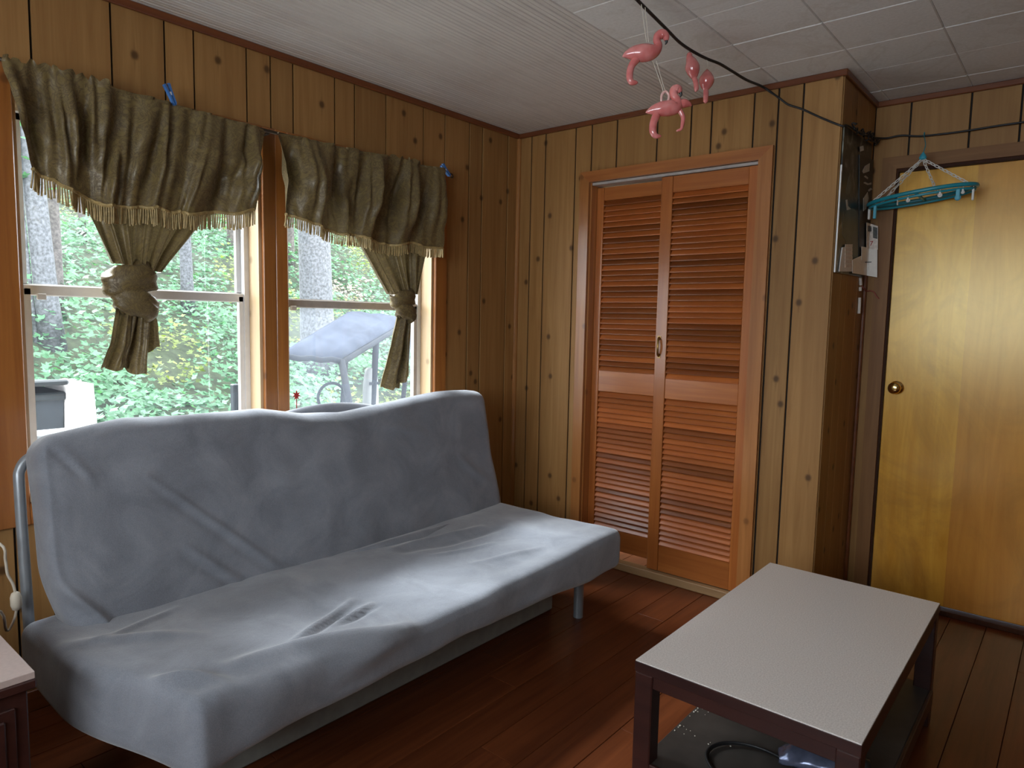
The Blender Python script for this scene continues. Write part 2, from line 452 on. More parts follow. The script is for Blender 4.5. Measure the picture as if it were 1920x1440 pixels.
# ------------------------------------------------------------------ mesh helpers
class MB:
    def __init__(s):
        s.v, s.f = [], []
    def add(s, vs, fs):
        o = len(s.v)
        s.v += [tuple(p) for p in vs]
        s.f += [tuple(i + o for i in f) for f in fs]
        return s
    def box(s, x0, x1, y0, y1, z0, z1, bev=0.0, mat=None):
        x0, x1 = min(x0, x1), max(x0, x1); y0, y1 = min(y0, y1), max(y0, y1); z0, z1 = min(z0, z1), max(z0, z1)
        if bev <= 0:
            vs = [(x, y, z) for z in (z0, z1) for y in (y0, y1) for x in (x0, x1)]
            fs = [(0, 2, 3, 1), (4, 5, 7, 6), (0, 1, 5, 4), (2, 6, 7, 3), (0, 4, 6, 2), (1, 3, 7, 5)]
        else:
            b = min(bev, (x1 - x0) / 2.01, (y1 - y0) / 2.01, (z1 - z0) / 2.01)
            vs, idx = [], {}
            X, Y, Z = (x0, x1), (y0, y1), (z0, z1)
            for i in (0, 1):
                for j in (0, 1):
                    for k in (0, 1):
                        sx, sy, sz = (b, -b)[i], (b, -b)[j], (b, -b)[k]
                        for a in range(3):
                            p = [X[i] + sx, Y[j] + sy, Z[k] + sz]
                            p[a] = (X[i], Y[j], Z[k])[a]
                            idx[(i, j, k, a)] = len(vs)
                            vs.append(tuple(p))
            fs = []
            for a in range(3):
                o = [q for q in range(3) if q != a]
                for e in (0, 1):
                    loop = []
                    for (p, q) in ((0, 0), (1, 0), (1, 1), (0, 1)):
                        c = [0, 0, 0]; c[a] = e; c[o[0]] = p; c[o[1]] = q
                        loop.append(idx[(*c, a)])
                    fs.append(tuple(loop))
            for a in range(3):
                o = [q for q in range(3) if q != a]
                for p in (0, 1):
                    for q in (0, 1):
                        c0 = [0, 0, 0]; c0[o[0]] = p; c0[o[1]] = q
                        c1 = list(c0); c1[a] = 1
                        fs.append((idx[(*c0, o[0])], idx[(*c1, o[0])], idx[(*c1, o[1])], idx[(*c0, o[1])]))
            for i in (0, 1):
                for j in (0, 1):
                    for k in (0, 1):
                        fs.append(tuple(idx[(i, j, k, a)] for a in range(3)))
        if mat is not None:
            vs = [mat @ Vector(p) for p in vs]
        return s.add(vs, fs)
    def tube(s, pts, r, n=8, caps=True, closed=False):
        pts = [Vector(p) for p in pts]
        rs = r if isinstance(r, (list, tuple)) else [r] * len(pts)
        vs, fs = [], []
        N = len(pts)
        t0 = (pts[1] - pts[0]).normalized()
        up = Vector((0, 0, 1)) if abs(t0.z) < 0.9 else Vector((1, 0, 0))
        nrm = (up - t0 * up.dot(t0)).normalized()
        for i, p in enumerate(pts):
            if closed:
                t = (pts[(i + 1) % N] - pts[i - 1]).normalized()
            else:
                t = (pts[min(i + 1, N - 1)] - pts[max(i - 1, 0)]).normalized()
            nrm = (nrm - t * nrm.dot(t))
            nrm = nrm.normalized() if nrm.length > 1e-6 else t.orthogonal().normalized()
            bn = t.cross(nrm)
            for k in range(n):
                a = 2 * math.pi * k / n
                vs.append(p + (nrm * math.cos(a) + bn * math.sin(a)) * rs[i])
        for i in range(N if closed else N - 1):
            j = (i + 1) % N
            for k in range(n):
                fs.append((i * n + k, i * n + (k + 1) % n, j * n + (k + 1) % n, j * n + k))
        if caps and not closed:
            fs.append(tuple(range(n))[::-1])
            fs.append(tuple((N - 1) * n + k for k in range(n)))
        return s.add(vs, fs)
    def grid(s, P):
        """P[i][j] points."""
        a, b = len(P), len(P[0])
        vs = [p for row in P for p in row]
        fs = [(i * b + j, i * b + j + 1, (i + 1) * b + j + 1, (i + 1) * b + j) for i in range(a - 1) for j in range(b - 1)]
        return s.add(vs, fs)
    def lathe(s, prof, c, axis=(0, 0, 1), n=20):
        ax = Vector(axis).normalized()
        u = ax.orthogonal().normalized()
        w = ax.cross(u)
        c = Vector(c)
        vs, fs = [], []
        for r, h in prof:
            for k in range(n):
                a = 2 * math.pi * k / n
                vs.append(c + ax * h + (u * math.cos(a) + w * math.sin(a)) * r)
        for i in range(len(prof) - 1):
            for k in range(n):
                fs.append((i * n + k, i * n + (k + 1) % n, (i + 1) * n + (k + 1) % n, (i + 1) * n + k))
        fs.append(tuple(range(n))[::-1])
        fs.append(tuple((len(prof) - 1) * n + k for k in range(n)))
        return s.add(vs, fs)
    def prism(s, poly, z0, z1, mat=None):
        n = len(poly)
        vs = [(x, y, z0) for x, y in poly] + [(x, y, z1) for x, y in poly]
        fs = [tuple(range(n))[::-1], tuple(range(n, 2 * n))] + [(i, (i + 1) % n, n + (i + 1) % n, n + i) for i in range(n)]
        if mat is not None:
            vs = [mat @ Vector(p) for p in vs]
        return s.add(vs, fs)
    def build(s, name, mat, parent=None, smooth=False, origin=None):
        me = bpy.data.meshes.new(name)
        if parent is not None:
            org = origin_of(parent)
            loc = Vector((0, 0, 0))
        else:
            V = np.array(s.v)
            org = Vector(origin) if origin is not None else Vector(((V[:, 0].min() + V[:, 0].max()) / 2, (V[:, 1].min() + V[:, 1].max()) / 2, V[:, 2].min()))
            loc = org
        me.from_pydata([(p[0] - org[0], p[1] - org[1], p[2] - org[2]) for p in s.v], [], s.f)
        me.validate()
        if smooth:
            me.polygons.foreach_set('use_smooth', [True] * len(me.polygons))
        me.materials.append(mat)
        import bmesh
        bm = bmesh.new(); bm.from_mesh(me)
        bmesh.ops.recalc_face_normals(bm, faces=bm.faces)
        bm.to_mesh(me); bm.free()
        o = bpy.data.objects.new(name, me)
        COL.objects.link(o)
        o.location = loc
        if parent is not None:
            o.parent = parent
        return o

def origin_of(o):
    p = Vector((0, 0, 0))
    while o is not None:
        p = p + Vector(o.location)
        o = o.parent
    return p

def tag(o, label, cat, group=None):
    o['label'] = label
    o['category'] = cat
    if group:
        o['group'] = group
    return o

def thing(name, label, cat, loc=(0, 0, 0), group=None):
    o = bpy.data.objects.new(name, None)
    o.empty_display_size = 0.05
    COL.objects.link(o)
    o.location = loc
    return tag(o, label, cat, group)

def structure(o, label=None, cat=None):
    o['kind'] = 'structure'
    if label:
        o['label'] = label
    if cat:
        o['category'] = cat
    return o

def copy_part(o, dloc, parent):
    c = o.copy()
    COL.objects.link(c)
    c.parent = parent
    c.location = Vector(o.location) + Vector(dloc)
    return c

def lerp(a, b, t):
    return a + (b - a) * t

def interp(pts, x):
    if x <= pts[0][0]:
        return pts[0][1]
    for (a, b), (c, d) in zip(pts, pts[1:]):
        if x <= c:
            return lerp(b, d, (x - a) / (c - a))
    return pts[-1][1]

def smooth_path(pts, k=6):
    """Catmull-Rom through the points."""
    P = [Vector(p) for p in pts]
    P = [P[0] * 2 - P[1]] + P + [P[-1] * 2 - P[-2]]
    out = []
    for i in range(1, len(P) - 2):
        for j in range(k):
            t = j / k
            a, b, c, d = P[i - 1], P[i], P[i + 1], P[i + 2]
            out.append(0.5 * ((2 * b) + (c - a) * t + (2 * a - 5 * b + 4 * c - d) * t * t + (3 * b - a - 3 * c + d) * t ** 3))
    out.append(P[-2])
    return out

def zrot(deg, piv):
    return Matrix.Translation(piv) @ Matrix.Rotation(math.radians(deg), 4, 'Z') @ Matrix.Translation(-Vector(piv))

# ------------------------------------------------------------------ the room
H = 2.30
X1, D = 1.682, 0.526             # closet corner, depth of the door recess
XR, YR = 4.5, -4.2               # right wall, rear wall
W1, W2 = (-2.373, -1.567), (-1.461, -0.645)
WZ = (0.70, 1.93)
CLX, CLZ = (0.485, 1.358), 1.988
DRX, DRZ = (1.795, 2.575), 1.99

# floor: core + planks
fl = MB().box(-0.02, XR + 0.1, YR - 0.1, D + 0.2, -0.06, -0.012).build('floor', M['backing'], origin=(0, 0, 0))
structure(fl, 'dark red-brown plank floor of the room', 'floor')
x = 2.265 - 0.133 * 18
kk = 0
while x < XR + 0.1:
    cuts = [YR - 0.1]
    y = YR - 0.1 + random.uniform(0.4, 2.0)
    while y < D + 0.1:
        cuts.append(y)
        y += random.uniform(1.3, 2.2)
    cuts.append(D + 0.15)
    for a, b in zip(cuts, cuts[1:]):
        MB().box(max(x, -0.005) + 0.0008, x + 0.133 - 0.0008, a + 0.0006, b - 0.0006, -0.013, 0.0, 0.0012).build('floor_plank', M['floor'], fl)
    x += 0.133

# ceiling: core, beaded strips, fibre tiles
ce = MB().box(-0.14, XR + 0.1, YR - 0.1, D + 0.1, H + 0.012, H + 0.10).build('ceiling', M['backing'], origin=(0, 0, 0))
structure(ce, 'ceiling, beaded strips over the window side and square tiles beyond', 'ceiling')
XB = 1.107
n = 27
sw = XB / n
for i in range(n):
    a, b = i * sw, (i + 1) * sw
    m_ = MB()
    prof = [(a + 0.0005, H + 0.013), (a + 0.0005, H + 0.004), (a + 0.004, H), (a + sw * 0.46, H), (a + sw * 0.5, H + 0.0028), (a + sw * 0.54, H), (b - 0.004, H), (b - 0.0005, H + 0.004), (b - 0.0005, H + 0.013)]
    m_.grid([[(px, YR, pz) for px, pz in prof], [(px, 0.0, pz) for px, pz in prof]])
    m_.build('beadboard_strip', M['bead'], ce)
xs = [XB, 1.107 + 0.001] and [XB] + [1.422 + 0.3145 * i for i in range(11)]
xs = [q for q in xs if q < XR] + [XR]
ys = [0.36 - 0.2865 * i for i in range(17)]
ys = [D] + [q for q in ys if q > YR] + [YR]
for i in range(len(xs) - 1):
    for j in range(len(ys) - 1):
        x0, x1, y1, y0 = xs[i], xs[i + 1], ys[j], ys[j + 1]
        if x0 < X1 - 0.05 and y1 > 0.0:
            if y0 > -0.02 and x1 < X1 + 0.02:
                continue
        m_ = MB().box(x0 + 0.0004, x1 - 0.0004, y0 + 0.0004, y1 - 0.0004, H + random.uniform(0, 0.0015), H + 0.013, 0.0035)
        m_.build('ceiling_tile', M['tile'], ce)

def panel_wall(name, label, axis, plane, side, grooves, lo, hi, holes, z0=0.0, z1=H, thick=0.12, gap=0.0075, extra=None, core_lo=None, core_hi=None):
    """Wall in the plane axis=plane; the room lies on the `side` (+1/-1) of it. Boards 8 mm thick stand over a black core."""
    core = MB()
    def slab(mb, u0, u1, za, zb, d0, d1, bev=0.0):
        p0, p1 = plane - side * d0, plane - side * d1
        if axis == 0:
            mb.box(p0, p1, u0, u1, za, zb, bev)
        else:
            mb.box(u0, u1, p0, p1, za, zb, bev)
    def cut(u0, u1):
        """z spans of [u0,u1] split by holes -> list of (u0,u1,z0,z1)"""
        us = sorted({u0, u1, *[q for h in holes for q in h[:2] if u0 < q < u1]})
        out = []
        for a, b in zip(us, us[1:]):
            spans = [(z0, z1)]
            for (h0, h1, hz0, hz1) in holes:
                if a >= h0 - 1e-6 and b <= h1 + 1e-6:
                    ns = []
                    for s0, s1 in spans:
                        if hz0 > s0: ns.append((s0, min(s1, hz0)))
                        if hz1 < s1: ns.append((max(s0, hz1), s1))
                    spans = ns
            out += [(a, b, s0, s1) for s0, s1 in spans if s1 - s0 > 1e-4]
        return out
    for a, b, s0, s1 in cut(lo if core_lo is None else core_lo, hi if core_hi is None else core_hi):
        slab(core, a, b, s0, s1, 0.008, thick)
    if extra:
        core.box(*extra)
    w = core.build(name, M['backing'], origin=(0, 0, 0))
    structure(w, label, 'wall')
    gs = [lo] + sorted(g for g in grooves if lo < g < hi) + [hi]
    for a, b in zip(gs, gs[1:]):
        pieces = cut(a + gap / 2, b - gap / 2)
        # merge vertical neighbours into one board where the board is whole
        mb = MB()
        for p in pieces:
            slab(mb, p[0], p[1], p[2], p[3], 0.0, 0.0085, 0.0 if len(pieces) > 1 else 0.0012)
        if mb.v:
            mb.build('panel_board', M['panel'], w)
    return w

gl = [-2.313, -2.088, -1.918, -1.817, -1.617, -1.518, -1.419, -1.221, -1.119, -0.945, -0.717, -0.573, -0.398, -0.298, -0.092]
q = -2.313
pat = [0.10, 0.20, 0.15, 0.10, 0.23, 0.17, 0.10]
for i in range(40):
    q -= pat[i % 7]
    gl.append(q)
panel_wall('wall_left', 'knotty grooved wood panel wall with the two windows', 0, 0.0, 1, gl, YR, 0.0,
           [(W1[0], W1[1], *WZ), (W2[0], W2[1], *WZ)], thick=0.14)
gb = [0.09, 0.186, 0.383, 0.483, 0.632, 0.855, 1.028, 1.127, 1.321, 1.425, 1.527]
panel_wall('wall_back', 'pale knotty grooved wood panel wall around the louvered closet', 1, 0.0, -1, gb, 0.0, X1,
           [(CLX[0], CLX[1], -0.01, CLZ)], thick=0.10, core_hi=X1 - 0.0615)
panel_wall('wall_return', 'narrow dim panel wall turning back beside the closet', 0, X1, 1, [0.132, 0.231, 0.40], 0.0086, D, [], thick=0.06, gap=0.003)
gf = [1.826, 2.052, 2.227, 2.60, 2.70, 2.93, 3.08, 3.18, 3.40, 3.57, 3.67, 3.87, 4.1, 4.3]
panel_wall('wall_far', 'wood panel wall around the varnished door', 1, D, -1, gf, X1, XR, [(DRX[0] - 0.015, DRX[1] + 0.015, -0.01, DRZ + 0.01)], thick=0.10, extra=(X1 - 0.10, X1 + 0.01, D + 0.008, D + 0.10, 0, H))
structure(MB().box(-0.14, X1 - 0.06, D, D + 0.1, 0, H).build('wall_closet', M['panel'], origin=(0, 0, 0)), 'hidden back wall inside the closet', 'wall')
gr = [0.2 * i + 0.07 * ((i * 37) % 3) for i in range(1, 22)]
panel_wall('wall_right', 'wood panel wall on the right out of the picture', 0, XR, -1, [YR + g for g in gr], YR, D, [])
panel_wall('wall_rear', 'wood panel wall behind the viewer with a wide window', 1, YR, 1, gr, 0.0, XR, [(0.90, 3.10, 1.00, 2.00)], thick=0.14)

# trims
structure(MB().box(0.0, 0.014, YR, 0.0, H - 0.027, H, 0.003).build('trim_1', M['trim'], origin=(0, 0, 0)), 'dark red crown strip above the window wall', 'trim')
structure(MB().box(0.0, X1 + 0.014, -0.014, 0.0, H - 0.025, H, 0.003).build('trim_2', M['trimx'], origin=(0, 0, 0)), 'dark red crown strip above the closet wall', 'trim')
structure(MB().box(X1, X1 + 0.014, 0.0, D, H - 0.025, H, 0.003).build('trim_3', M['trim'], origin=(0, 0, 0)), 'dark crown strip along the closet return', 'trim')
structure(MB().box(X1, XR, D - 0.014, D, H - 0.025, H, 0.003).build('trim_4', M['trimx'], origin=(0, 0, 0)), 'dark red crown strip above the varnished door', 'trim')
structure(MB().tube([(0.004, -0.004, 0), (0.004, -0.004, H - 0.026)], 0.015, 12).build('trim_5', M['post'], smooth=False, origin=(0, 0, 0)), 'rounded orange bead in the corner of the two panel walls', 'trim')
structure(MB().box(X1, X1 + 0.016, D - 0.02, D, 0, 1.62, 0.004).build('trim_6', M['trim'], origin=(0, 0, 0)), 'thin red strip in the corner beside the door', 'trim')
structure(MB().box(DRX[1] + 0.08, XR, D - 0.012, D, 0, 0.07, 0.003).build('baseboard_far', M['darkstop'], origin=(0, 0, 0)), 'dark baseboard right of the varnished door', 'baseboard')
structure(MB().box(0.0, 0.012, YR, -0.01, 0, 0.07, 0.003).build('baseboard_left', M['trim'], origin=(0, 0, 0)), 'red baseboard under the windows', 'baseboard')

# ------------------------------------------------------------------ windows beside the futon
def window(name, y0, y1, label, dusty, rail_z, clip=None):
    z0, z1 = WZ
    w = bpy.data.objects.new(name, None)
    COL.objects.link(w)
    w.location = (0, 0, 0)
    structure(w, label, 'window')
    # jambs line the opening
    MB().box(-0.13, 0.0, y0, y0 + 0.012, z0, z1).build('jamb', M['jamb'], w)
    MB().box(-0.13, 0.0, y1 - 0.012, y1, z0, z1).build('jamb', M['jamb'], w)
    MB().box(-0.13, 0.0, y0, y1, z1 - 0.012, z1).build('head_jamb', M['jamb'], w)
    MB().box(-0.13, 0.035, y0, y1, z0 - 0.02, z0 + 0.005, 0.004).build('window_sill', M['jamb'], w)
    a, b = y0 + 0.012, y1 - 0.012
    fx = (-0.125, -0.075)
    fr = MB()
    for p in ((a, a + 0.02), (b - 0.02, b)):
        fr.box(*fx, *p, z0 + 0.005, z1 - 0.012)
    fr.box(*fx, a, b, z1 - 0.04, z1 - 0.012).box(*fx, a, b, z0 + 0.005, z0 + 0.03)
    fr.build('window_frame', M['alu'], w)
    a, b = a + 0.02, b - 0.02
    # upper sash outside, lower sash inside
    up = MB().box(-0.118, -0.103, a, b, rail_z - 0.012, rail_z + 0.016).box(-0.118, -0.103, a, a + 0.018, rail_z, z1 - 0.04).box(-0.118, -0.103, b - 0.018, b, rail_z, z1 - 0.04).box(-0.118, -0.103, a, b, z1 - 0.06, z1 - 0.04)
    s1 = up.build('upper_sash', M['alu_dark' if dusty else 'alu'], w)
    MB().box(-0.112, -0.109, a + 0.018, b - 0.018, rail_z + 0.016, z1 - 0.06).build('pane', M['glass'], s1)
    lo = MB().box(-0.098, -0.080, a, b, rail_z - 0.022, rail_z + 0.013, 0.003).box(-0.098, -0.080, a, a + 0.02, z0 + 0.03, rail_z).box(-0.098, -0.080, b - 0.02, b, z0 + 0.03, rail_z).box(-0.098, -0.080, a, b, z0 + 0.03, z0 + 0.055)
    s2 = lo.build('lower_sash', M['alu_dark' if dusty else 'alu'], w)
    MB().box(-0.091, -0.088, a + 0.02, b - 0.02, z0 + 0.055, rail_z - 0.022).build('pane', M['glass_dusty' if dusty else 'glass'], s2)
    MB().box(-0.080, -0.066, a + 0.035, a + 0.06, rail_z - 0.035, rail_z - 0.015, 0.002).build('latch', M['alu'], s2)
    return w
wa = window('window_1', *W1, 'wide double-hung window left of the orange centre post', False, 1.348)
wb = window('window_2', *W2, 'double-hung window with dusty lower pane nearer the room corner', True, 1.334)
MB().box(-0.002, 0.018, W1[0] - 0.10, W1[0], WZ[0] - 0.09, 2.0, 0.003).build('casing', M['casing'], wa)
MB().box(-0.002, 0.018, W1[1] + 0.0, W1[1] + 0.053, WZ[0] - 0.02, 2.0, 0.002).build('centre_casing', M['casing'], wa)
MB().box(-0.002, 0.018, W1[1] + 0.054, W2[0], WZ[0] - 0.02, 2.0, 0.002).build('centre_casing', M['casing'], wb)
MB().box(-0.002, 0.018, W2[1], W2[1] + 0.078, WZ[0] - 0.09, 2.0, 0.003).build('casing', M['casing'], wb)
MB().box(-0.002, 0.020, W1[0], W1[1], WZ[1], 2.0, 0.003).build('head_casing', M['casingx'], wa)
MB().box(-0.002, 0.020, W2[0], W2[1], WZ[1], 2.0, 0.003).build('head_casing', M['casingx'], wb)
MB().box(-0.002, 0.018, W1[0] - 0.0, W1[1], WZ[0] - 0.09, WZ[0] - 0.02, 0.003).build('apron', M['casingx'], wa)
MB().box(-0.002, 0.018, W2[0] - 0.0, W2[1], WZ[0] - 0.09, WZ[0] - 0.02, 0.003).build('apron', M['casingx'], wb)

# window behind the viewer
w3 = bpy.data.objects.new('window_3', None)
COL.objects.link(w3)
structure(w3, 'wide two-light window behind the viewer', 'window')
for x0, x1 in ((0.90, 0.94), (1.98, 2.02), (3.06, 3.10)):
    MB().box(x0, x1, YR - 0.13, YR + 0.015, 1.0, 2.0).build('mullion', M['casing'], w3)
MB().box(0.90, 3.10, YR - 0.13, YR + 0.015, 1.96, 2.0).build('head_jamb', M['casingx'], w3)
MB().box(0.85, 3.15, YR - 0.13, YR + 0.04, 0.98, 1.02).build('window_sill', M['casingx'], w3)
for x0, x1 in ((0.94, 1.98), (2.02, 3.06)):
    MB().box(x0, x1, YR - 0.09, YR - 0.086, 1.02, 1.96).build('pane', M['glass'], w3)

# ------------------------------------------------------------------ closet with louvered sliding leaves
dr = bpy.data.objects.new('door_1', None)
COL.objects.link(dr)
structure(dr, 'red cedar louvered closet doors in an orange casing', 'door')
CO = (0.428, 1.418)
cz = 2.042
def mitre(mb, pts, y0, y1):
    k = len(pts)
    vs = [(px, y0, pz) for px, pz in pts] + [(px, y1, pz) for px, pz in pts]
    fs = [tuple(range(k)), tuple(range(k, 2 * k))[::-1]] + [(i, (i + 1) % k, k + (i + 1) % k, k + i) for i in range(k)]
    return mb.add(vs, fs)
mitre(MB(), [(CO[0], 0), (CLX[0], 0), (CLX[0], CLZ), (CO[0], cz)], -0.018, 0.0).build('casing', M['closet_casing'], dr)
mitre(MB(), [(CO[1], 0), (CLX[1], 0), (CLX[1], CLZ), (CO[1], cz)], -0.018, 0.0).build('casing', M['closet_casing'], dr)
mitre(MB(), [(CO[0], cz), (CLX[0], CLZ), (CLX[1], CLZ), (CO[1], cz)], -0.018, 0.0).build('casing_head', M['closet_casingx'], dr)
MB().box(CLX[0], CLX[0] + 0.008, 0.0, 0.1, 0, CLZ).build('jamb', M['closet_casing'], dr)
MB().box(CLX[1] - 0.008, CLX[1], 0.0, 0.1, 0, CLZ).build('jamb', M['closet_casing'], dr)
MB().box(CLX[0], CLX[1], 0.004, 0.09, CLZ - 0.014, CLZ - 0.002).build('sliding_track', M['alu_dark'], dr)
MB().box(CO[0] - 0.03, CO[1] + 0.02, -0.012, 0.046, 0.0, 0.040, 0.004).build('threshold', M['threshold'], dr)

def leaf(x0, x1, y0, z0, z1, sl, sr, rails):
    y1 = y0 + 0.03
    lf = MB().box(x0, x1, y0 + 0.026, y1, z0 + 0.02, z1 - 0.02).build('louvered_leaf', M['backing'], dr)
    MB().box(x0, x0 + sl, y0, y1, z0, z1, 0.002).build('stile', M['cedar'], lf)
    MB().box(x1 - sr, x1, y0, y1, z0, z1, 0.002).build('stile', M['cedar'], lf)
    for a, b in rails:
        MB().box(x0 + sl, x1 - sr, y0 + 0.003, y1, a, b, 0.002).build('rail', M['cedarx'], lf)
    pitch = 0.0272
    first = None
    for (a0, a1), (b0, b1) in zip(rails, rails[1:]):
        cnt = round((b0 - a1) / pitch)
        p = (b0 - a1) / cnt
        for i in range(cnt):
            zc = a1 + p * (i + 0.5)
            if first is None:
                ang = math.radians(52)
                mt = Matrix.Translation((0, y0 + 0.013, zc)) @ Matrix.Rotation(ang, 4, 'X')
                first = MB().box(x0 + sl + 0.001, x1 - sr - 0.001, -0.0185, 0.0185, -0.003, 0.003, 0.0015, mat=mt).build('slat', M['slat'], lf)
                fz = zc
            else:
                copy_part(first, (0, 0, zc - fz), lf)
    return lf
leaf(0.494, 0.945, 0.050, 0.075, 1.966, 0.040, 0.05, [(0.075, 0.185), (0.912, 1.022), (1.900, 1.966)])
rl = leaf(0.883, 1.349, 0.010, 0.045, 1.972, 0.060, 0.040, [(0.045, 0.178), (0.910, 1.010), (1.895, 1.972)])
hn = MB().tube(smooth_path([(0.905, 0.008, 1.115), (0.906, -0.004, 1.13), (0.908, -0.010, 1.160), (0.906, -0.004, 1.193), (0.905, 0.008, 1.208)]), 0.0055, 8)
hn.box(0.898, 0.914, 0.007, 0.011, 1.108, 1.128).box(0.897, 0.913, 0.007, 0.011, 1.196, 1.214)
h_ = hn.build('pull_handle', M['oldbrass'], rl)
h_['label'] = 'small brass pull handle'

# ------------------------------------------------------------------ varnished flush door
d2 = bpy.data.objects.new('door_2', None)
COL.objects.link(d2)
structure(d2, 'glossy golden birch flush door with brass knob', 'door')
do0 = 1.728
mitre(MB(), [(do0, 0), (DRX[0] - 0.008, 0), (DRX[0] - 0.008, DRZ), (do0, 2.044)], D - 0.018, D).build('casing', M['walnut'], d2)
mitre(MB(), [(DRX[1] + 0.07, 0), (DRX[1] + 0.01, 0), (DRX[1] + 0.01, DRZ), (DRX[1] + 0.07, 2.044)], D - 0.018, D).build('casing', M['walnut'], d2)
mitre(MB(), [(do0, 2.044), (DRX[0] - 0.008, DRZ), (DRX[1] + 0.01, DRZ), (DRX[1] + 0.07, 2.044)], D - 0.018, D).build('casing_head', M['walnutx'], d2)
MB().box(DRX[0] - 0.014, DRX[0] - 0.001, D - 0.006, D + 0.10, 0, DRZ + 0.008).build('jamb', M['darkstop'], d2)
MB().box(DRX[1] + 0.001, DRX[1] + 0.014, D - 0.006, D + 0.10, 0, DRZ + 0.008).build('jamb', M['darkstop'], d2)
MB().box(DRX[0] - 0.001, DRX[1] + 0.001, D - 0.006, D + 0.10, DRZ - 0.012, DRZ + 0.008).build('head_jamb', M['darkstop'], d2)
MB().box(do0, DRX[1] + 0.07, D - 0.03, D + 0.10, 0, 0.022, 0.003).build('threshold', M['darkstop'], d2)
MB().box(DRX[0], DRX[1], D + 0.018, D + 0.055, 0.026, DRZ - 0.013, 0.002).build('door_leaf', M['birch'], d2)
kn = MB().lathe([(0.001, 0), (0.031, 0.0), (0.031, 0.004), (0.026, 0.008), (0.012, 0.012), (0.011, 0.028), (0.020, 0.034), (0.027, 0.045), (0.027, 0.054), (0.021, 0.062), (0.008, 0.065), (0.001, 0.065)], (1.845, D + 0.018, 1.003), (0, -1, 0), 24)
k_ = kn.build('knob', M['brass'], d2, smooth=True)
k_['label'] = 'round brass knob'

# ------------------------------------------------------------------ futon
def rbox(mb, lo, hi, r, n, fn):
    """Rounded box as a dense skin; fn(p) bends every vertex."""
    lo, hi = Vector(lo), Vector(hi)
    vs, idx, fs = [], {}, []
    def vid(i, j, k):
        key = (i, j, k)
        if key not in idx:
            p = Vector((lerp(lo.x, hi.x, i / n[0]), lerp(lo.y, hi.y, j / n[1]), lerp(lo.z, hi.z, k / n[2])))
            c = Vector((min(max(p.x, lo.x + r), hi.x - r), min(max(p.y, lo.y + r), hi.y - r), min(max(p.z, lo.z + r), hi.z - r)))
            d = p - c
            if d.length > 1e-9:
                # map the box corner onto a sphere of radius r
                mx = max(abs(d.x), abs(d.y), abs(d.z))
                p = c + d.normalized() * r * (mx / r) if mx < r else c + d.normalized() * r
            idx[key] = len(vs)
            vs.append(fn(p))
        return idx[key]
    N = n
    for a in range(3):
        o = [q for q in range(3) if q != a]
        for e in (0, N[a]):
            for p in range(N[o[0]]):
                for q in range(N[o[1]]):
                    loop = []
                    for (s, t) in ((0, 0), (1, 0), (1, 1), (0, 1)):
                        c = [0, 0, 0]; c[a] = e; c[o[0]] = p + s; c[o[1]] = q + t
                        loop.append(vid(*c))
                    fs.append(tuple(loop))
    return mb.add(vs, fs)

def sstep(a, b, x):
    t = min(max((x - a) / (b - a), 0), 1)
    return t * t * (3 - 2 * t)

def ridge(p, a, b, w, amp):
    """height of a soft crease running from a to b (2-D)"""
    a, b, p = Vector(a), Vector(b), Vector(p)
    d = b - a
    t = min(max((p - a).dot(d) / d.length_squared, 0), 1)
    dist = (p - (a + d * t)).length
    return amp * math.exp(-(dist / w) ** 2) * math.sin(math.pi * (0.1 + 0.8 * t))

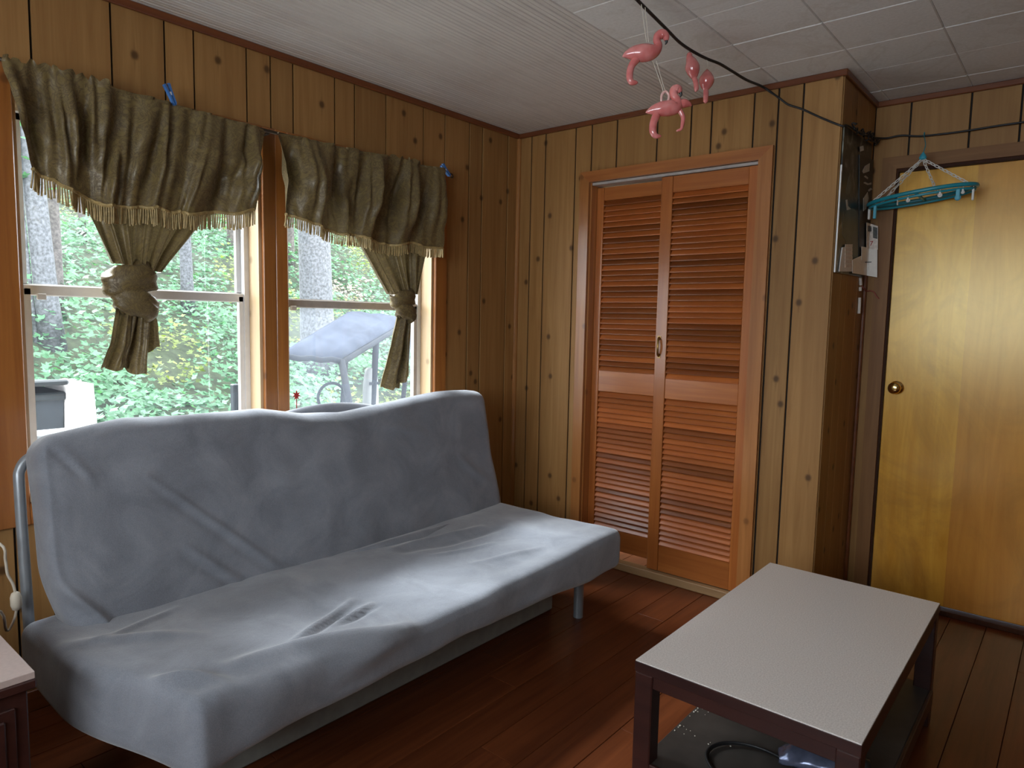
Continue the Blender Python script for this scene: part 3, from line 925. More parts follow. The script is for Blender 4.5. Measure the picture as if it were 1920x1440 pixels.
def seat_fn(p):
    x, y, z = p
    top = sstep(0.33, 0.39, z)
    zz = z
    # fullness: higher at the near end, a dip along the middle of the front edge
    lift = interp([(-2.6, 0.022), (-2.4, 0.028), (-2.1, 0.004), (-1.7, -0.022), (-1.2, -0.020), (-0.8, 0.008), (-0.55, 0.012)], y)
    zz += lift * top * sstep(0.35, 0.9, x) + 0.012 * top
    q = (x, y)
    w = 0.0
    w += ridge(q, (0.98, -2.25), (1.06, -1.75), 0.035, 0.022)
    w += ridge(q, (0.95, -2.05), (0.80, -1.74), 0.011, 0.010)
    w += ridge(q, (0.965, -2.04), (0.83, -1.74), 0.011, -0.008)
    w += ridge(q, (0.92, -1.90), (0.86, -1.71), 0.010, 0.009)
    w += ridge(q, (0.93, -1.88), (0.88, -1.70), 0.010, -0.007)
    w += ridge(q, (0.70, -1.30), (0.78, -1.05), 0.010, 0.005)
    w += ridge(q, (0.85, -1.25), (0.95, -0.95), 0.012, 0.004)
    w += ridge(q, (0.60, -2.40), (0.50, -2.15), 0.012, 0.006)
    w += ridge(q, (0.55, -2.45), (0.75, -2.2), 0.03, 0.010)
    w += ridge(q, (0.55, -1.35), (0.62, -0.95), 0.02, 0.012)
    w += ridge(q, (0.60, -1.35), (0.70, -0.90), 0.02, -0.008)
    w += ridge(q, (0.92, -2.48), (1.02, -2.33), 0.03, 0.018)
    w += ridge(q, (0.95, -1.3), (1.0, -0.8), 0.05, -0.006)
    zz += 1.45 * w * top
    nz_ = noise.noise(Vector((x * 3.1, y * 3.1, 4.0))) * 0.010 + noise.noise(Vector((x * 9, y * 9, 1.0))) * 0.0035
    zz += nz_ * top
    # bottom hangs unevenly
    bot = 1 - sstep(0.28, 0.34, z)
    zz += bot * (interp([(-2.55, -0.02), (-2.2, 0.0), (-1.9, 0.012), (-1.5, 0.018), (-1.1, 0.006), (-0.8, -0.008), (-0.55, 0.0)], y) + noise.noise(Vector((y * 4, 0.3, 2))) * 0.008)
    fx = sstep(0.95, 1.08, x)
    xx = x + fx * (noise.noise(Vector((y * 5, z * 7, 9))) * 0.010 + ridge((y, z), (-2.0, 0.36), (-1.75, 0.40), 0.03, 0.02))
    yy = y + sstep(0.60, 1.12, x) * (1 - sstep(-2.55, -2.15, y)) * 0.12
    yy += noise.noise(Vector((x * 6, z * 6, 3))) * 0.006
    return Vector((xx, yy, zz))

fu = thing('futon', 'futon sofa with grey plush cover under the windows', 'sofa', (0.65, -1.55, 0))
sm = MB()
rbox(sm, (0.28, -2.485, 0.262), (1.09, -0.585, 0.402), 0.036, (90, 220, 18), seat_fn)
sm.build('seat_mattress', M['plush'], fu, smooth=True)

U = Vector((-0.206, 0, 0.9785))      # up along the back
B = Vector((-0.9785, 0, -0.206))     # away from the sitter
FB = Vector((0.452, 0, 0.365))       # foot of the front face
def back_fn(p):
    t, y, h = p                      # thickness (0 front), along wall, height
    front = 1 - sstep(0.0, 0.06, t)
    q = (y, h)
    w = 0.0
    w += ridge(q, (-2.40, 0.55), (-2.33, 0.45), 0.009, -0.008)
    w += ridge(q, (-2.38, 0.54), (-2.31, 0.44), 0.012, 0.005)
    w += ridge(q, (-2.17, 0.43), (-1.76, 0.045), 0.008, 0.009)
    w += ridge(q, (-2.155, 0.395), (-1.80, 0.05), 0.012, -0.006)
    w += ridge(q, (-2.08, 0.20), (-1.90, 0.035), 0.010, 0.009)
    w += ridge(q, (-2.09, 0.175), (-1.93, 0.03), 0.012, -0.006)
    w += ridge(q, (-0.85, 0.30), (-0.68, 0.16), 0.02, 0.007)
    w += ridge(q, (-1.30, 0.50), (-1.05, 0.44), 0.02, 0.005)
    w += 0.016 * math.exp(-((y - (-2.43 + 0.10 * (1 - sstep(0.0, 0.2, h)))) / 0.018) ** 2)
    w += 0.02 * math.exp(-((h - 0.30) / 0.22) ** 2) * math.sin(math.pi * min(max((y + 2.43) / 1.83, 0), 1))
    w += noise.noise(Vector((y * 3, h * 3, 7))) * 0.008 + noise.noise(Vector((y * 9, h * 9, 5))) * 0.003
    t2 = t - 1.35 * w * front
    hh = h
    tp = sstep(0.46, 0.58, h)
    hh += tp * (interp([(-2.43, -0.012), (-2.2, 0.018), (-1.75, 0.008), (-1.58, -0.022), (-1.42, -0.034), (-1.22, -0.020), (-1.05, 0.0), (-0.9, 0.006), (-0.7, 0.008), (-0.6, -0.005)], y) + noise.noise(Vector((y * 5, t * 8, 2))) * 0.006)
    # the cover sinks behind the front roll over the middle of the top
    hh -= 0.0
    P = FB + U * hh + B * t2
    yy = y + noise.noise(Vector((h * 5, t * 5, 1))) * 0.008
    # lower right corner spreads on the seat
    yy += sstep(-0.75, -0.6, y) * (1 - sstep(0.0, 0.35, h)) * 0.025 + (1 - sstep(-0.02, 0.24, h)) * (1 - sstep(-2.45, -2.2, y)) * 0.045
    return Vector((P.x, yy, P.z))
bm_ = MB()
rbox(bm_, (0.0, -2.435, -0.02), (0.155, -0.600, 0.598), 0.055, (12, 210, 74), back_fn)
bm_.build('back_mattress', M['plush'], fu, smooth=True)
# loose rear fold of the cover rising behind the front roll
P = []
for i in range(13):
    v_ = i / 12
    row = []
    for j in range(41):
        u_ = j / 40
        y = lerp(-1.78, -1.04, u_)
        a = math.pi * v_
        bulge = math.sin(math.pi * u_) ** 0.6
        hh = 0.525 + 0.082 * math.sin(a) * bulge
        t_ = 0.098 + 0.032 * (1 - math.cos(a)) + 0.006 * math.sin(9 * u_)
        p = FB + U * hh + B * t_
        row.append((p.x, y, p.z))
    P.append(row)
MB().grid(P).build('cover_fold', M['plush'], fu, smooth=True)
# flap of the cover lying on the seat at the foot of the back
P = []
for i in range(9):
    row = []
    for j in range(31):
        u_ = j / 30
        y = lerp(-1.50, -0.99, u_)
        wid = 0.055 * math.sin(math.pi * min(u_ * 1.05, 1)) ** 0.7 + 0.004
        v_ = i / 8
        x = 0.462 + wid * v_ + 0.02 * u_
        z = 0.408 + 0.018 * math.sin(math.pi * (0.15 + 0.8 * v_)) - 0.008 * v_ - 0.014 * (1 - math.sin(math.pi * u_))
        row.append((x, y, z))
    P.append(row)
MB().grid(P).build('cover_flap', M['plush'], fu, smooth=True)
for (lx, ly) in ((0.898, -0.615), (0.86, -2.25), (0.33, -0.70), (0.33, -2.25)):
    MB().tube([(lx, ly, 0.0), (lx, ly, 0.29)], 0.0215, 18).build('leg', M['steel'], fu, smooth=False)
fr = MB().tube(smooth_path([(0.275, -2.455, 0.24), (0.262, -2.455, 0.42), (0.225, -2.452, 0.76), (0.214, -2.445, 0.83), (0.212, -2.415, 0.862), (0.212, -2.36, 0.868), (0.212, -2.2, 0.868)], 6) + [Vector((0.212, -0.75, 0.868))] + smooth_path([(0.212, -0.70, 0.866), (0.213, -0.66, 0.84), (0.215, -0.65, 0.80), (0.262, -0.65, 0.42), (0.275, -0.65, 0.24)], 6), 0.0145, 12)
fr.build('back_frame', M['steel'], fu, smooth=True)
sf = MB().tube([(0.36, -2.36, 0.25), (0.36, -0.64, 0.25)], 0.014, 10).tube([(0.92, -2.30, 0.252), (0.92, -0.66, 0.252)], 0.014, 10)
for yy in (-2.30, -1.55, -0.70):
    sf.tube([(0.275, yy, 0.245), (0.92, yy, 0.25)], 0.014, 10)
sf.build('seat_frame', M['steel'], fu, smooth=True)

sb = thing('storage_box', 'long grey-green box on the floor underneath the futon', 'box', (0.55, -1.32, 0))
MB().box(0.34, 0.775, -2.20, -0.63, 0.0, 0.175, 0.01).build('body', M['storage'], sb)
MB().box(0.335, 0.782, -2.205, -0.625, 0.176, 0.215, 0.008).build('lid', M['storage'], sb)

# ------------------------------------------------------------------ coffee table
TX, TY, TZ = (1.662, 2.208), (-1.484, -0.492), 0.400
ct = thing('coffee_table', 'low dark wood coffee table with pale laminate top and lower shelf', 'table', (1.935, -0.99, 0))
MB().box(TX[0] + 0.001, TX[1] - 0.001, TY[0] + 0.001, TY[1] - 0.001, TZ - 0.0035, TZ, 0.0008).build('tabletop', M['laminate'], ct)
MB().box(TX[0], TX[1], TY[0], TY[1], TZ - 0.030, TZ - 0.0036, 0.001).build('top_edging', M['espresso'], ct)
LW = 0.05
for lx in (TX[0] + 0.001, TX[1] - LW - 0.001):
    for ly in (TY[0] + 0.001, TY[1] - LW - 0.001):
        MB().box(lx, lx + LW, ly, ly + LW, 0, TZ - 0.031, 0.003).build('leg', M['espresso'], ct)
AZ = (TZ - 0.066, TZ - 0.031)
MB().box(TX[0] + LW, TX[1] - LW, TY[0] + 0.006, TY[0] + 0.028, *AZ, 0.002).build('apron', M['espresso'], ct)
MB().box(TX[0] + LW, TX[1] - LW, TY[1] - 0.028, TY[1] - 0.006, *AZ, 0.002).build('apron', M['espresso'], ct)
MB().box(TX[0] + 0.006, TX[0] + 0.028, TY[0] + LW, TY[1] - LW, *AZ, 0.002).build('apron', M['espresso'], ct)
MB().box(TX[1] - 0.028, TX[1] - 0.006, TY[0] + LW, TY[1] - LW, *AZ, 0.002).build('apron', M['espresso'], ct)
SZ = 0.125
MB().box(TX[0] + 0.02, TX[1] - 0.004, TY[0] + 0.012, TY[1] - 0.012, SZ - 0.022, SZ, 0.003).build('shelf', M['shelf'], ct)
MB().box(TX[0] + LW, TX[1] - LW, TY[0] + 0.002, TY[0] + 0.011, SZ - 0.045, SZ + 0.004, 0.002).build('shelf_rail', M['espresso'], ct)
MB().box(TX[1] - 0.004, TX[1] + 0.006, TY[0] + LW, TY[1] - LW, SZ - 0.045, SZ + 0.004, 0.002).build('shelf_rail', M['espresso'], ct)
# crumbs and grit on the shelf
cr = MB()
def shelf_pt(px, py):
    return on(px, py, 2, SZ)
for cx_, cy_, cnt, sp in ((1312, 1330, 16, 0.035), (1276, 1366, 9, 0.018), (1400, 1352, 5, 0.03), (1365, 1398, 2, 0.004), (1330, 1396, 2, 0.01)):
    c = shelf_pt(cx_, cy_)
    for i in range(cnt):
        r = random.uniform(0.0012, 0.0034)
        p = (max(c.x + random.gauss(0, sp), TX[0] + 0.03), c.y + random.gauss(0, sp * 0.6), SZ + r * 0.6)
        cr.lathe([(r * 0.3, -r * 0.6), (r, -r * 0.1), (r * 0.7, r * 0.5), (r * 0.1, r * 0.8)], p, (random.random() - .5, random.random() - .5, 1), 6)
o = cr.build('crumbs', M['crumb'])
o['kind'] = 'stuff'
tag(o, 'pale crumbs scattered on the coffee table shelf', 'crumbs')
# dark coil of cable on the shelf
cc = shelf_pt(1405, 1438)
pts = []
for i in range(150):
    a = i / 150 * 2 * math.pi * 2.2
    r = 0.115 + 0.008 * math.sin(a * 0.7) + 0.004 * (i / 50)
    pts.append((cc.x + 0.02 + r * math.cos(a), cc.y - 0.01 + r * 0.8 * math.sin(a), SZ + 0.004 + 0.0055 * (a / (2 * math.pi))))
tag(MB().tube(pts, 0.0036, 8).build('cable_coil', M['cable'], smooth=True), 'coil of black cable lying on the table shelf', 'cable')
# pad of black sheet under it
# glossy blue-grey package on the shelf
pc = shelf_pt(1500, 1425)
pk = thing('foil_pouch', 'glossy blue-grey pouch with black cap on the table shelf', 'pouch', (pc.x + 0.03, pc.y, SZ))
P = []
ax_ = Vector((0.93, 0.36, 0)).normalized()
sd_ = Vector((-ax_.y, ax_.x, 0))
base = Vector((pc.x - 0.045, pc.y - 0.035, SZ))
for i in range(25):
    t_ = i / 24
    row = []
    w_ = 0.060 * (math.sin(math.pi * min(max(t_, 0.02), 0.98)) ** 0.28)
    h_t = 0.060 * math.sin(math.pi * min(max(t_, 0.03), 0.99)) ** 0.45
    for j in range(17):
        a = 2 * math.pi * j / 16
        p = base + ax_ * (0.20 * t_) + sd_ * (w_ * math.cos(a)) + Vector((0, 0, max(0.0005, h_t * 0.5 * (1 + math.sin(a)) + 0.003 * math.sin(20 * t_ + 3 * a))))
        row.append(p)
    P.append(row)
MB().grid(P).build('pouch', M['foil'], pk, smooth=True)
MB().lathe([(0.002, 0.0), (0.017, 0.002), (0.019, 0.012), (0.017, 0.026), (0.003, 0.028)], base + ax_ * 0.192 + Vector((0, 0, 0.03)), ax_, 18).build('cap', M['black'], pk, smooth=True)

# ------------------------------------------------------------------ side table with cord
st = thing('side_cabinet', 'dark carved side cabinet with pale pinkish top at the near left', 'cabinet', (0.60, -2.90, 0))
MB().box(0.36, 0.812, -3.20, -2.588, 0.484, 0.50, 0.001).build('cabinet_top', M['pinktop'], st)
MB().box(0.358, 0.815, -3.202, -2.586, 0.462, 0.4835, 0.003).build('top_edging', M['espresso'], st)
MB().box(0.37, 0.800, -3.19, -2.600, 0.05, 0.4615, 0.003).build('body', M['espresso'], st)
dd = MB().box(0.7995, 0.808, -3.17, -2.625, 0.10, 0.43, 0.002).build('door', M['espresso'], st)
MB().box(0.8075, 0.815, -3.15, -3.115, 0.13, 0.41, 0.003).build('moulding', M['espresso'], dd)
MB().box(0.8075, 0.815, -2.68, -2.645, 0.13, 0.41, 0.003).build('moulding', M['espresso'], dd)
MB().box(0.8075, 0.815, -3.115, -2.68, 0.375, 0.41, 0.003).build('moulding', M['espresso'], dd)
MB().box(0.8075, 0.815, -3.115, -2.68, 0.13, 0.165, 0.003).build('moulding', M['espresso'], dd)
for lx in (0.375, 0.755):
    for ly in (-3.185, -2.645):
        MB().box(lx, lx + 0.04, ly, ly + 0.04, 0, 0.05, 0.002).build('foot', M['espresso'], st)
cx = 0.30
cp = [Vector((0.012, -2.60, 0.72)), Vector((0.16, -2.58, 0.675)), on(0, 1020, 0, cx), on(10, 1050, 0, cx), on(14, 1076, 0, cx), on(24, 1095, 0, cx), on(29, 1112, 0, cx), on(31, 1125, 0, cx), on(31, 1142, 0, cx), on(25, 1165, 0, cx), on(12, 1182, 0, cx)]
end = [Vector((0.42, cp[-1].y - 0.05, 0.515)), Vector((0.45, -2.72, 0.504)), Vector((0.42, -2.95, 0.504))]
lc = thing('lamp_cord', 'cream lamp cord with inline switch hanging beside the futon', 'cord', (cx, cp[6].y, cp[6].z))
MB().tube(smooth_path(cp[:7], 5), 0.0035, 8).build('cord', M['cream'], lc, smooth=True)
MB().tube(smooth_path(cp[7:] + end, 5), 0.0035, 8).build('cord', M['cream'], lc, smooth=True)
s0, s1 = cp[6], cp[8]
swd = (s1 - s0)
MB().lathe([(0.004, -0.004), (0.010, 0.0), (0.0135, swd.length * 0.25), (0.0135, swd.length * 0.75), (0.010, swd.length), (0.004, swd.length + 0.004)], s0, swd, 14).build('switch', M['cream'], lc, smooth=True)

# ------------------------------------------------------------------ curtains
def curtain(label, top, bot, hem, fringe_len, funnel, knot, tails, seed, x0=0.058, nfold=9, ruffle=()):
    """top/bot: ((px,py) left,right) ends of the header and of the hem; hem: list of (u, py) hem line; all on the plane x=x0+..."""
    rs = random.Random(seed)
    XV = x0 + 0.055
    tl, tr = on(*top[0], 0, XV), on(*top[1], 0, XV)
    th = thing('curtain', label, 'curtain', (x0, (tl.y + tr.y) / 2, tails[-1][0][-1]) if False else (x0, (tl.y + tr.y) / 2, 1.05), 'tied damask curtains')
    NU, NV = 120, 34
    ph = [rs.uniform(0, 6.28) for _ in range(4)]
    def fold(u, v):
        f = 1.5 * noise.noise(Vector((u * nfold * 1.25 + 0.5 * v, v * 0.7, seed))) + 0.9 * noise.noise(Vector((u * nfold * 3.1, v * 1.1, seed + 7)))
        f = math.copysign(abs(f) ** 0.75, f)
        f += 0.35 * math.sin(2 * math.pi * nfold * 0.6 * u + ph[0]) + 0.35 * noise.noise(Vector((u * 9, v * 6, seed + 3)))
        return f
    # valance layer
    hemp = [on(px, py, 0, XV) for px, py in hem]
    P = []
    for i in range(NV):
        v = i / (NV - 1)
        row = []
        for j in range(NU):
            u = j / (NU - 1)
            t_y, t_z = lerp(tl.y, tr.y, u), lerp(tl.z, tr.z, u)
            k = u * (len(hemp) - 1)
            a = min(int(k), len(hemp) - 2)
            hp = hemp[a].lerp(hemp[a + 1], k - a)
            z = lerp(t_z, hp.z, v)
            y = lerp(t_y, hp.y, v)
            amp = 0.011 + 0.026 * math.sin(math.pi * min(v * 1.1, 1)) + 0.010 * v
            x = XV + amp * fold(u, v) - 0.012 * (1 - v) ** 3
            z += 0.004 * fold(u * 1.3 + 0.2, 0) * v
            row.append((x, y + 0.006 * fold(u + 0.07, v) * (1 - v * 0.5), z))
        P.append(row)
    va = MB().grid(P).build('valance', M['damask'], th, smooth=True)
    hemline = P[-1]
    # ruffled header above the rod
    Rr = []
    for i in range(6):
        v = i / 5
        row = []
        for j in range(NU):
            u = j / (NU - 1)
            e = 0.010
            for (ru0, ru1, rh) in ruffle:
                if ru0 <= u <= ru1:
                    e = max(e, rh * (0.45 + 0.55 * abs(math.sin(2 * math.pi * nfold * 1.4 * u + ph[3]))))
            p = P[0][j]
            row.append((p[0] + 0.010 * v * fold(u * 2, 0.5), p[1] + 0.008 * v * fold(u * 2.3, 0), p[2] + e * v))
        Rr.append(row)
    MB().grid(Rr).build('header_ruffle', M['damask'], th, smooth=True)
    # fringe: braid + hanging cords
    fm = MB()
    Q = [Vector(p) for p in hemline]
    fm.tube([q + Vector((0.003, 0, 0.004)) for q in Q[::2]], 0.006, 6)
    cum = [0.0]
    for a, b in zip(Q, Q[1:]):
        cum.append(cum[-1] + (b - a).length)
    L = cum[-1]
    s_ = 0.0
    jj = 0
    while s_ < L:
        while jj < len(cum) - 2 and cum[jj + 1] < s_:
            jj += 1
        f_ = (s_ - cum[jj]) / max(cum[jj + 1] - cum[jj], 1e-6)
        p = Q[jj].lerp(Q[jj + 1], f_)
        ln = fringe_len * rs.uniform(0.9, 1.06)
        dx, dy = rs.uniform(-0.004, 0.004), rs.uniform(-0.006, 0.004)
        fm.tube([p + Vector((0.003, 0, 0.002)), p + Vector((0.004 + dx * .5, dy * .4, -ln * .5)), p + Vector((0.003 + dx, dy, -ln))], [0.0026, 0.0025, 0.0030], 5)
        s_ += 0.0074
    fo = fm.build('fringe', M['fringe'], va)
    fo['kind'] = 'stuff'
    # panel gathered into the knot
    XP = x0 + 0.004
    fl_, fr_, kl, kr = [on(*q, 0, XP) for q in funnel]
    P = []
    for i in range(40):
        v = i / 39
        row = []
        for j in range(NU):
            u = j / (NU - 1)
            ea, eb = v ** 0.94, v ** 0.94
            yl, yr = lerp(fl_.y, kl.y, ea), lerp(fr_.y, kr.y, eb)
            zl, zr = lerp(fl_.z, kl.z, v), lerp(fr_.z, kr.z, v)
            y, z = lerp(yl, yr, u), lerp(zl, zr, u)
            amp = lerp(0.007, 0.026, v ** 0.8)
            f = fold(u, 0.3) + 0.6 * math.sin(2 * math.pi * 5.3 * u + ph[2])
            x = XP + amp * f * 0.75 * min(1, 0.45 + v) + 0.03 * v ** 2.5 * math.sin(math.pi * u)
            row.append((x, y + 0.004 * fold(u * 2, v), z))
        P.append(row)
    MB().grid(P).build('gathered_panel', M['damask'], th, smooth=True)
    # knot: two fat wraps crossing
    kc = on(*knot[0], 0, XP + 0.02)
    kr_ = knot[1] * (kc - CAM).dot(CM @ Vector((0, 0, -1))) / FPX
    km = MB()
    def wrap(c, rw, rh, tilt, dx):
        P = []
        for i in range(41):
            a = 2 * math.pi * i / 40
            row = []
            for j in range(33):
                b = 2 * math.pi * j / 32
                rr_ = 1 + 0.10 * math.sin(3 * a + 2 * b) + 0.07 * math.sin(6 * b + 2 * a) + 0.22 * noise.noise(Vector((math.cos(b) * 2.2, math.sin(b) * 2.2, math.sin(a) * 0.8 + dx * 90)))
                cyl = Vector((math.cos(a) * rw * 0.62, math.sin(a) * rw, 0))
                o_ = Vector((math.cos(a) * math.cos(b) * 0.6, math.sin(a) * math.cos(b), math.sin(b) * rh / (rw * 0.5))) * rw * 0.5 * rr_
                p = cyl * 0.55 + o_ * 0.85
                p = Matrix.Rotation(math.radians(tilt), 3, 'X') @ p
                row.append(c + p + Vector((dx, 0, 0)))
            P.append(row)
        km.grid(P)
    wrap(kc + Vector((0, 0, kr_ * 0.35)), kr_ * 0.92, kr_ * 0.62, 22, 0.0)
    wrap(kc + Vector((0, kr_ * 0.12, -kr_ * 0.42)), kr_ * 0.84, kr_ * 0.52, -24, 0.012)
    km.build('knot', M['damask'], th, smooth=True)
    # tails below the knot
    for (pts_l, pts_r, dx, wav) in tails:
        P = []
        nr = 24
        for i in range(nr):
            v = i / (nr - 1)
            a, b = [], []
            def along(pl):
                k = v * (len(pl) - 1)
                q = min(int(k), len(pl) - 2)
                return (lerp(pl[q][0], pl[q + 1][0], k - q), lerp(pl[q][1], pl[q + 1][1], k - q))
            l_, r_ = on(*along(pts_l), 0, XP + dx), on(*along(pts_r), 0, XP + dx)
            row = []
            for j in range(31):
                u = j / 30
                p = l_.lerp(r_, u)
                f = math.sin(2 * math.pi * wav * u + ph[0]) + 0.4 * math.sin(2 * math.pi * wav * 2.3 * u + ph[1]) + 0.5 * noise.noise(Vector((u * 5, v * 4, seed + dx * 50)))
                row.append((p.x + lerp(0.012, 0.017, v) * f, p.y, p.z + 0.006 * math.sin(9 * u) * v))
            P.append(row)
        MB().grid(P).build('tail', M['damask'], th, smooth=True)
    return th

curtain('olive damask curtain with gold fringe tied in a knot at the left window',
        ((3, 112), (503, 246)), None,
        [(58, 322), (88, 338), (130, 358), (160, 372), (190, 386), (222, 392), (258, 390), (296, 394), (330, 400), (352, 405), (400, 400), (440, 402), (478, 398)],
        0.052, ((30, 150), (495, 300), (205, 492), (300, 512)), ((245, 546), 54),
        [([(215, 575), (205, 640), (184, 692)], [(275, 570), (258, 640), (243, 693)], 0.02, 1.6),
         ([(240, 575), (232, 640), (222, 690)], [(282, 570), (280, 640), (276, 706)], 0.028, 1.3),
         ([(255, 560), (258, 610), (262, 668)], [(290, 585), (294, 610), (298, 652)], 0.008, 1.0)], 3, ruffle=((0.08, 0.36, 0.030), (0.0, 0.06, 0.02)))
curtain('olive damask curtain with gold fringe tied in a knot at the right window',
        ((527, 252), (838, 320)), None,
        [(534, 404), (562, 412), (590, 424), (612, 434), (636, 440), (656, 442), (676, 444), (700, 454), (720, 458), (745, 462), (772, 455), (795, 466), (828, 466)],
        0.042, ((580, 300), (825, 350), (727, 552), (778, 552)), ((755, 572), 31),
        [([(745, 590), (732, 650), (712, 728)], [(772, 590), (765, 650), (750, 730)], 0.02, 1.5),
         ([(752, 590), (745, 650), (738, 725)], [(775, 590), (772, 640), (770, 705)], 0.008, 1.3)], 11, nfold=8, ruffle=((0.62, 0.84, 0.026),))

ra, rb = on(-40, 100, 0, 0.062), on(503, 246, 0, 0.062)
rc = on(848, 331, 0, 0.062)
ro = thing('curtain_rod', 'thin dark rod carrying both damask curtains', 'curtain rod', (0.062, (ra.y + rc.y) / 2, rc.z))
MB().tube([ra, rb, on(838, 324, 0, 0.062)], 0.006, 10).build('rod', M['rod'], ro, smooth=True)
e_ = on(838, 324, 0, 0.062)
MB().tube(smooth_path([e_, e_ + Vector((0.0, 0.02, 0.0)), e_ + Vector((0.004, 0.032, -0.004)), e_ + Vector((0.0, 0.040, -0.014)), e_ + Vector((-0.004, 0.028, -0.016))]), 0.0035, 8).build('end_hook', M['rod'], ro, smooth=True)
for yy in (ra.y + 0.1, (rb.y), e_.y - 0.02):
    zz = interp([(ra.y, ra.z), (rb.y, rb.z), (e_.y, e_.z)], yy)
    MB().box(0.018, 0.062, yy - 0.006, yy + 0.006, zz - 0.012, zz - 0.004, 0.001).build('bracket', M['rod'], ro)

def clothespin(px, py, tilt, label):
    c = on(px, py, 0, 0.10)
    cp_ = thing('clothespin', label, 'clothespin', c, 'blue clothespins on the curtains')
    R_ = Matrix.Translation(c) @ Matrix.Rotation(math.radians(tilt), 4, 'X')
    for s in (-1, 1):
        poly = [(s * 0.0018, -0.034), (s * 0.0065, -0.027), (s * 0.0075, -0.005), (s * 0.0085, 0.012), (s * 0.011, 0.034), (s * 0.005, 0.036), (s * 0.004, 0.012), (s * 0.0018, 0.0)]
        if s < 0:
            poly = poly[::-1]
        mt = R_ @ Matrix.Rotation(math.radians(90), 4, 'X') @ Matrix.Rotation(math.radians(90), 4, 'Y')
        vs = MB()
        k = len(poly)
        V = [R_ @ Vector((-0.007, a, b)) for a, b in poly] + [R_ @ Vector((0.007, a, b)) for a, b in poly]
        vs.add(V, [tuple(range(k)), tuple(range(k, 2 * k))[::-1]] + [(i, (i + 1) % k, k + (i + 1) % k, k + i) for i in range(k)])
        vs.build('jaw', M['pegblue'], cp_)
    MB().lathe([(0.002, -0.006), (0.0055, -0.006), (0.0055, 0.006), (0.002, 0.006)], R_ @ Vector((0, 0, 0.004)), R_.to_3x3() @ Vector((1, 0, 0)), 12).build('spring', M['alu'], cp_)
clothespin(320, 178, 24, 'blue clothespin on the left damask curtain')
clothespin(836, 320, 50, 'blue clothespin at the rod end on the right damask curtain')

# ------------------------------------------------------------------ cable under the ceiling, flamingo lights
CZ = 2.262
cpts = [on(1170, -28, 2, CZ), on(1195, 0, 2, CZ), on(1222, 27, 2, CZ), on(1250, 55, 2, CZ - 0.004), on(1275, 80, 2, CZ - 0.006), on(1300, 97, 2, CZ - 0.008), on(1325, 110, 2, CZ - 0.008), on(1350, 120, 2, CZ - 0.004), on(1375, 135, 2, CZ - 0.004), on(1400, 150, 2, CZ)]
cpts += [on(1430, 163, 1, -0.030), on(1460, 183, 1, -0.018), on(1478, 196, 1, -0.012), on(1505, 205, 1, -0.012), on(1540, 221, 1, -0.012), on(1578, 236, 1, -0.012)]
cpts += [Vector((X1 + 0.014, 0.03, 2.087)), Vector((X1 + 0.016, 0.25, 2.10)), Vector((X1 + 0.02, 0.44, 2.125)), Vector((1.74, 0.495, 2.128)), on(1690, 254, 1, 0.50), on(1728, 255, 1, 0.50), on(1800, 247, 1, 0.50), on(1870, 236, 1, 0.50), on(1930, 227, 1, 0.50), on(2050, 205, 1, 0.50), Vector((3.4, 0.5, 2.17)), Vector((XR - 0.01, 0.49, 2.2))]
first = cpts[0] + (cpts[0] - cpts[1]) * 8
first.z = 2.27
sp = smooth_path([first] + cpts, 6)
tag(MB().tube(sp, [0.0052 if i < 70 else 0.0042 for i in range(len(sp))], 8).build('string_light_cable', M['cable'], smooth=True), 'black cable running under the tiles and along the walls', 'cable')
# wad of cable bunched over the calendar
wd = MB()
rs = random.Random(5)
pp = [Vector((X1 + 0.02 + rs.uniform(0, 0.02), 0.05 + 0.42 * (i / 40) + rs.uniform(-0.03, 0.03), 2.085 + 0.03 * (i / 40) + rs.uniform(-0.018, 0.018))) for i in range(41)]
tag(wd.tube(smooth_path(pp, 4), 0.003, 6).build('cable_tangle', M['cable'], smooth=True), 'tangled dark wire bunched on top of the wall calendar', 'wire')

FWD = CM @ Vector((0, 0, -1))
def zp(zx, zy, dist, dd=0.0):
    """pixel of an enlarged view (5.333x from 1120,0) at a forward distance"""
    d = ray(1120 + zx / 5.3333, zy / 5.3333)
    return CAM + d * (dist + dd)
def fl_tube(mb, pts, dist, n=12, k=5):
    sc_ = dist / FPX / 5.3333
    P = smooth_path([zp(a, b, dist) for a, b, r in pts], k)
    rr = smooth_path([(r, 0, 0) for a, b, r in pts], k)
    # close the ends to points
    R_ = [max(q.x, 1.5) * sc_ for q in rr]
    t0 = (P[0] - P[1]).normalized(); t1 = (P[-1] - P[-2]).normalized()
    P = [P[0] + t0 * R_[0] * 0.8] + P + [P[-1] + t1 * R_[-1] * 0.8]
    R_ = [R_[0] * 0.25] + R_ + [R_[-1] * 0.25]
    return mb.tube(P, R_, n)

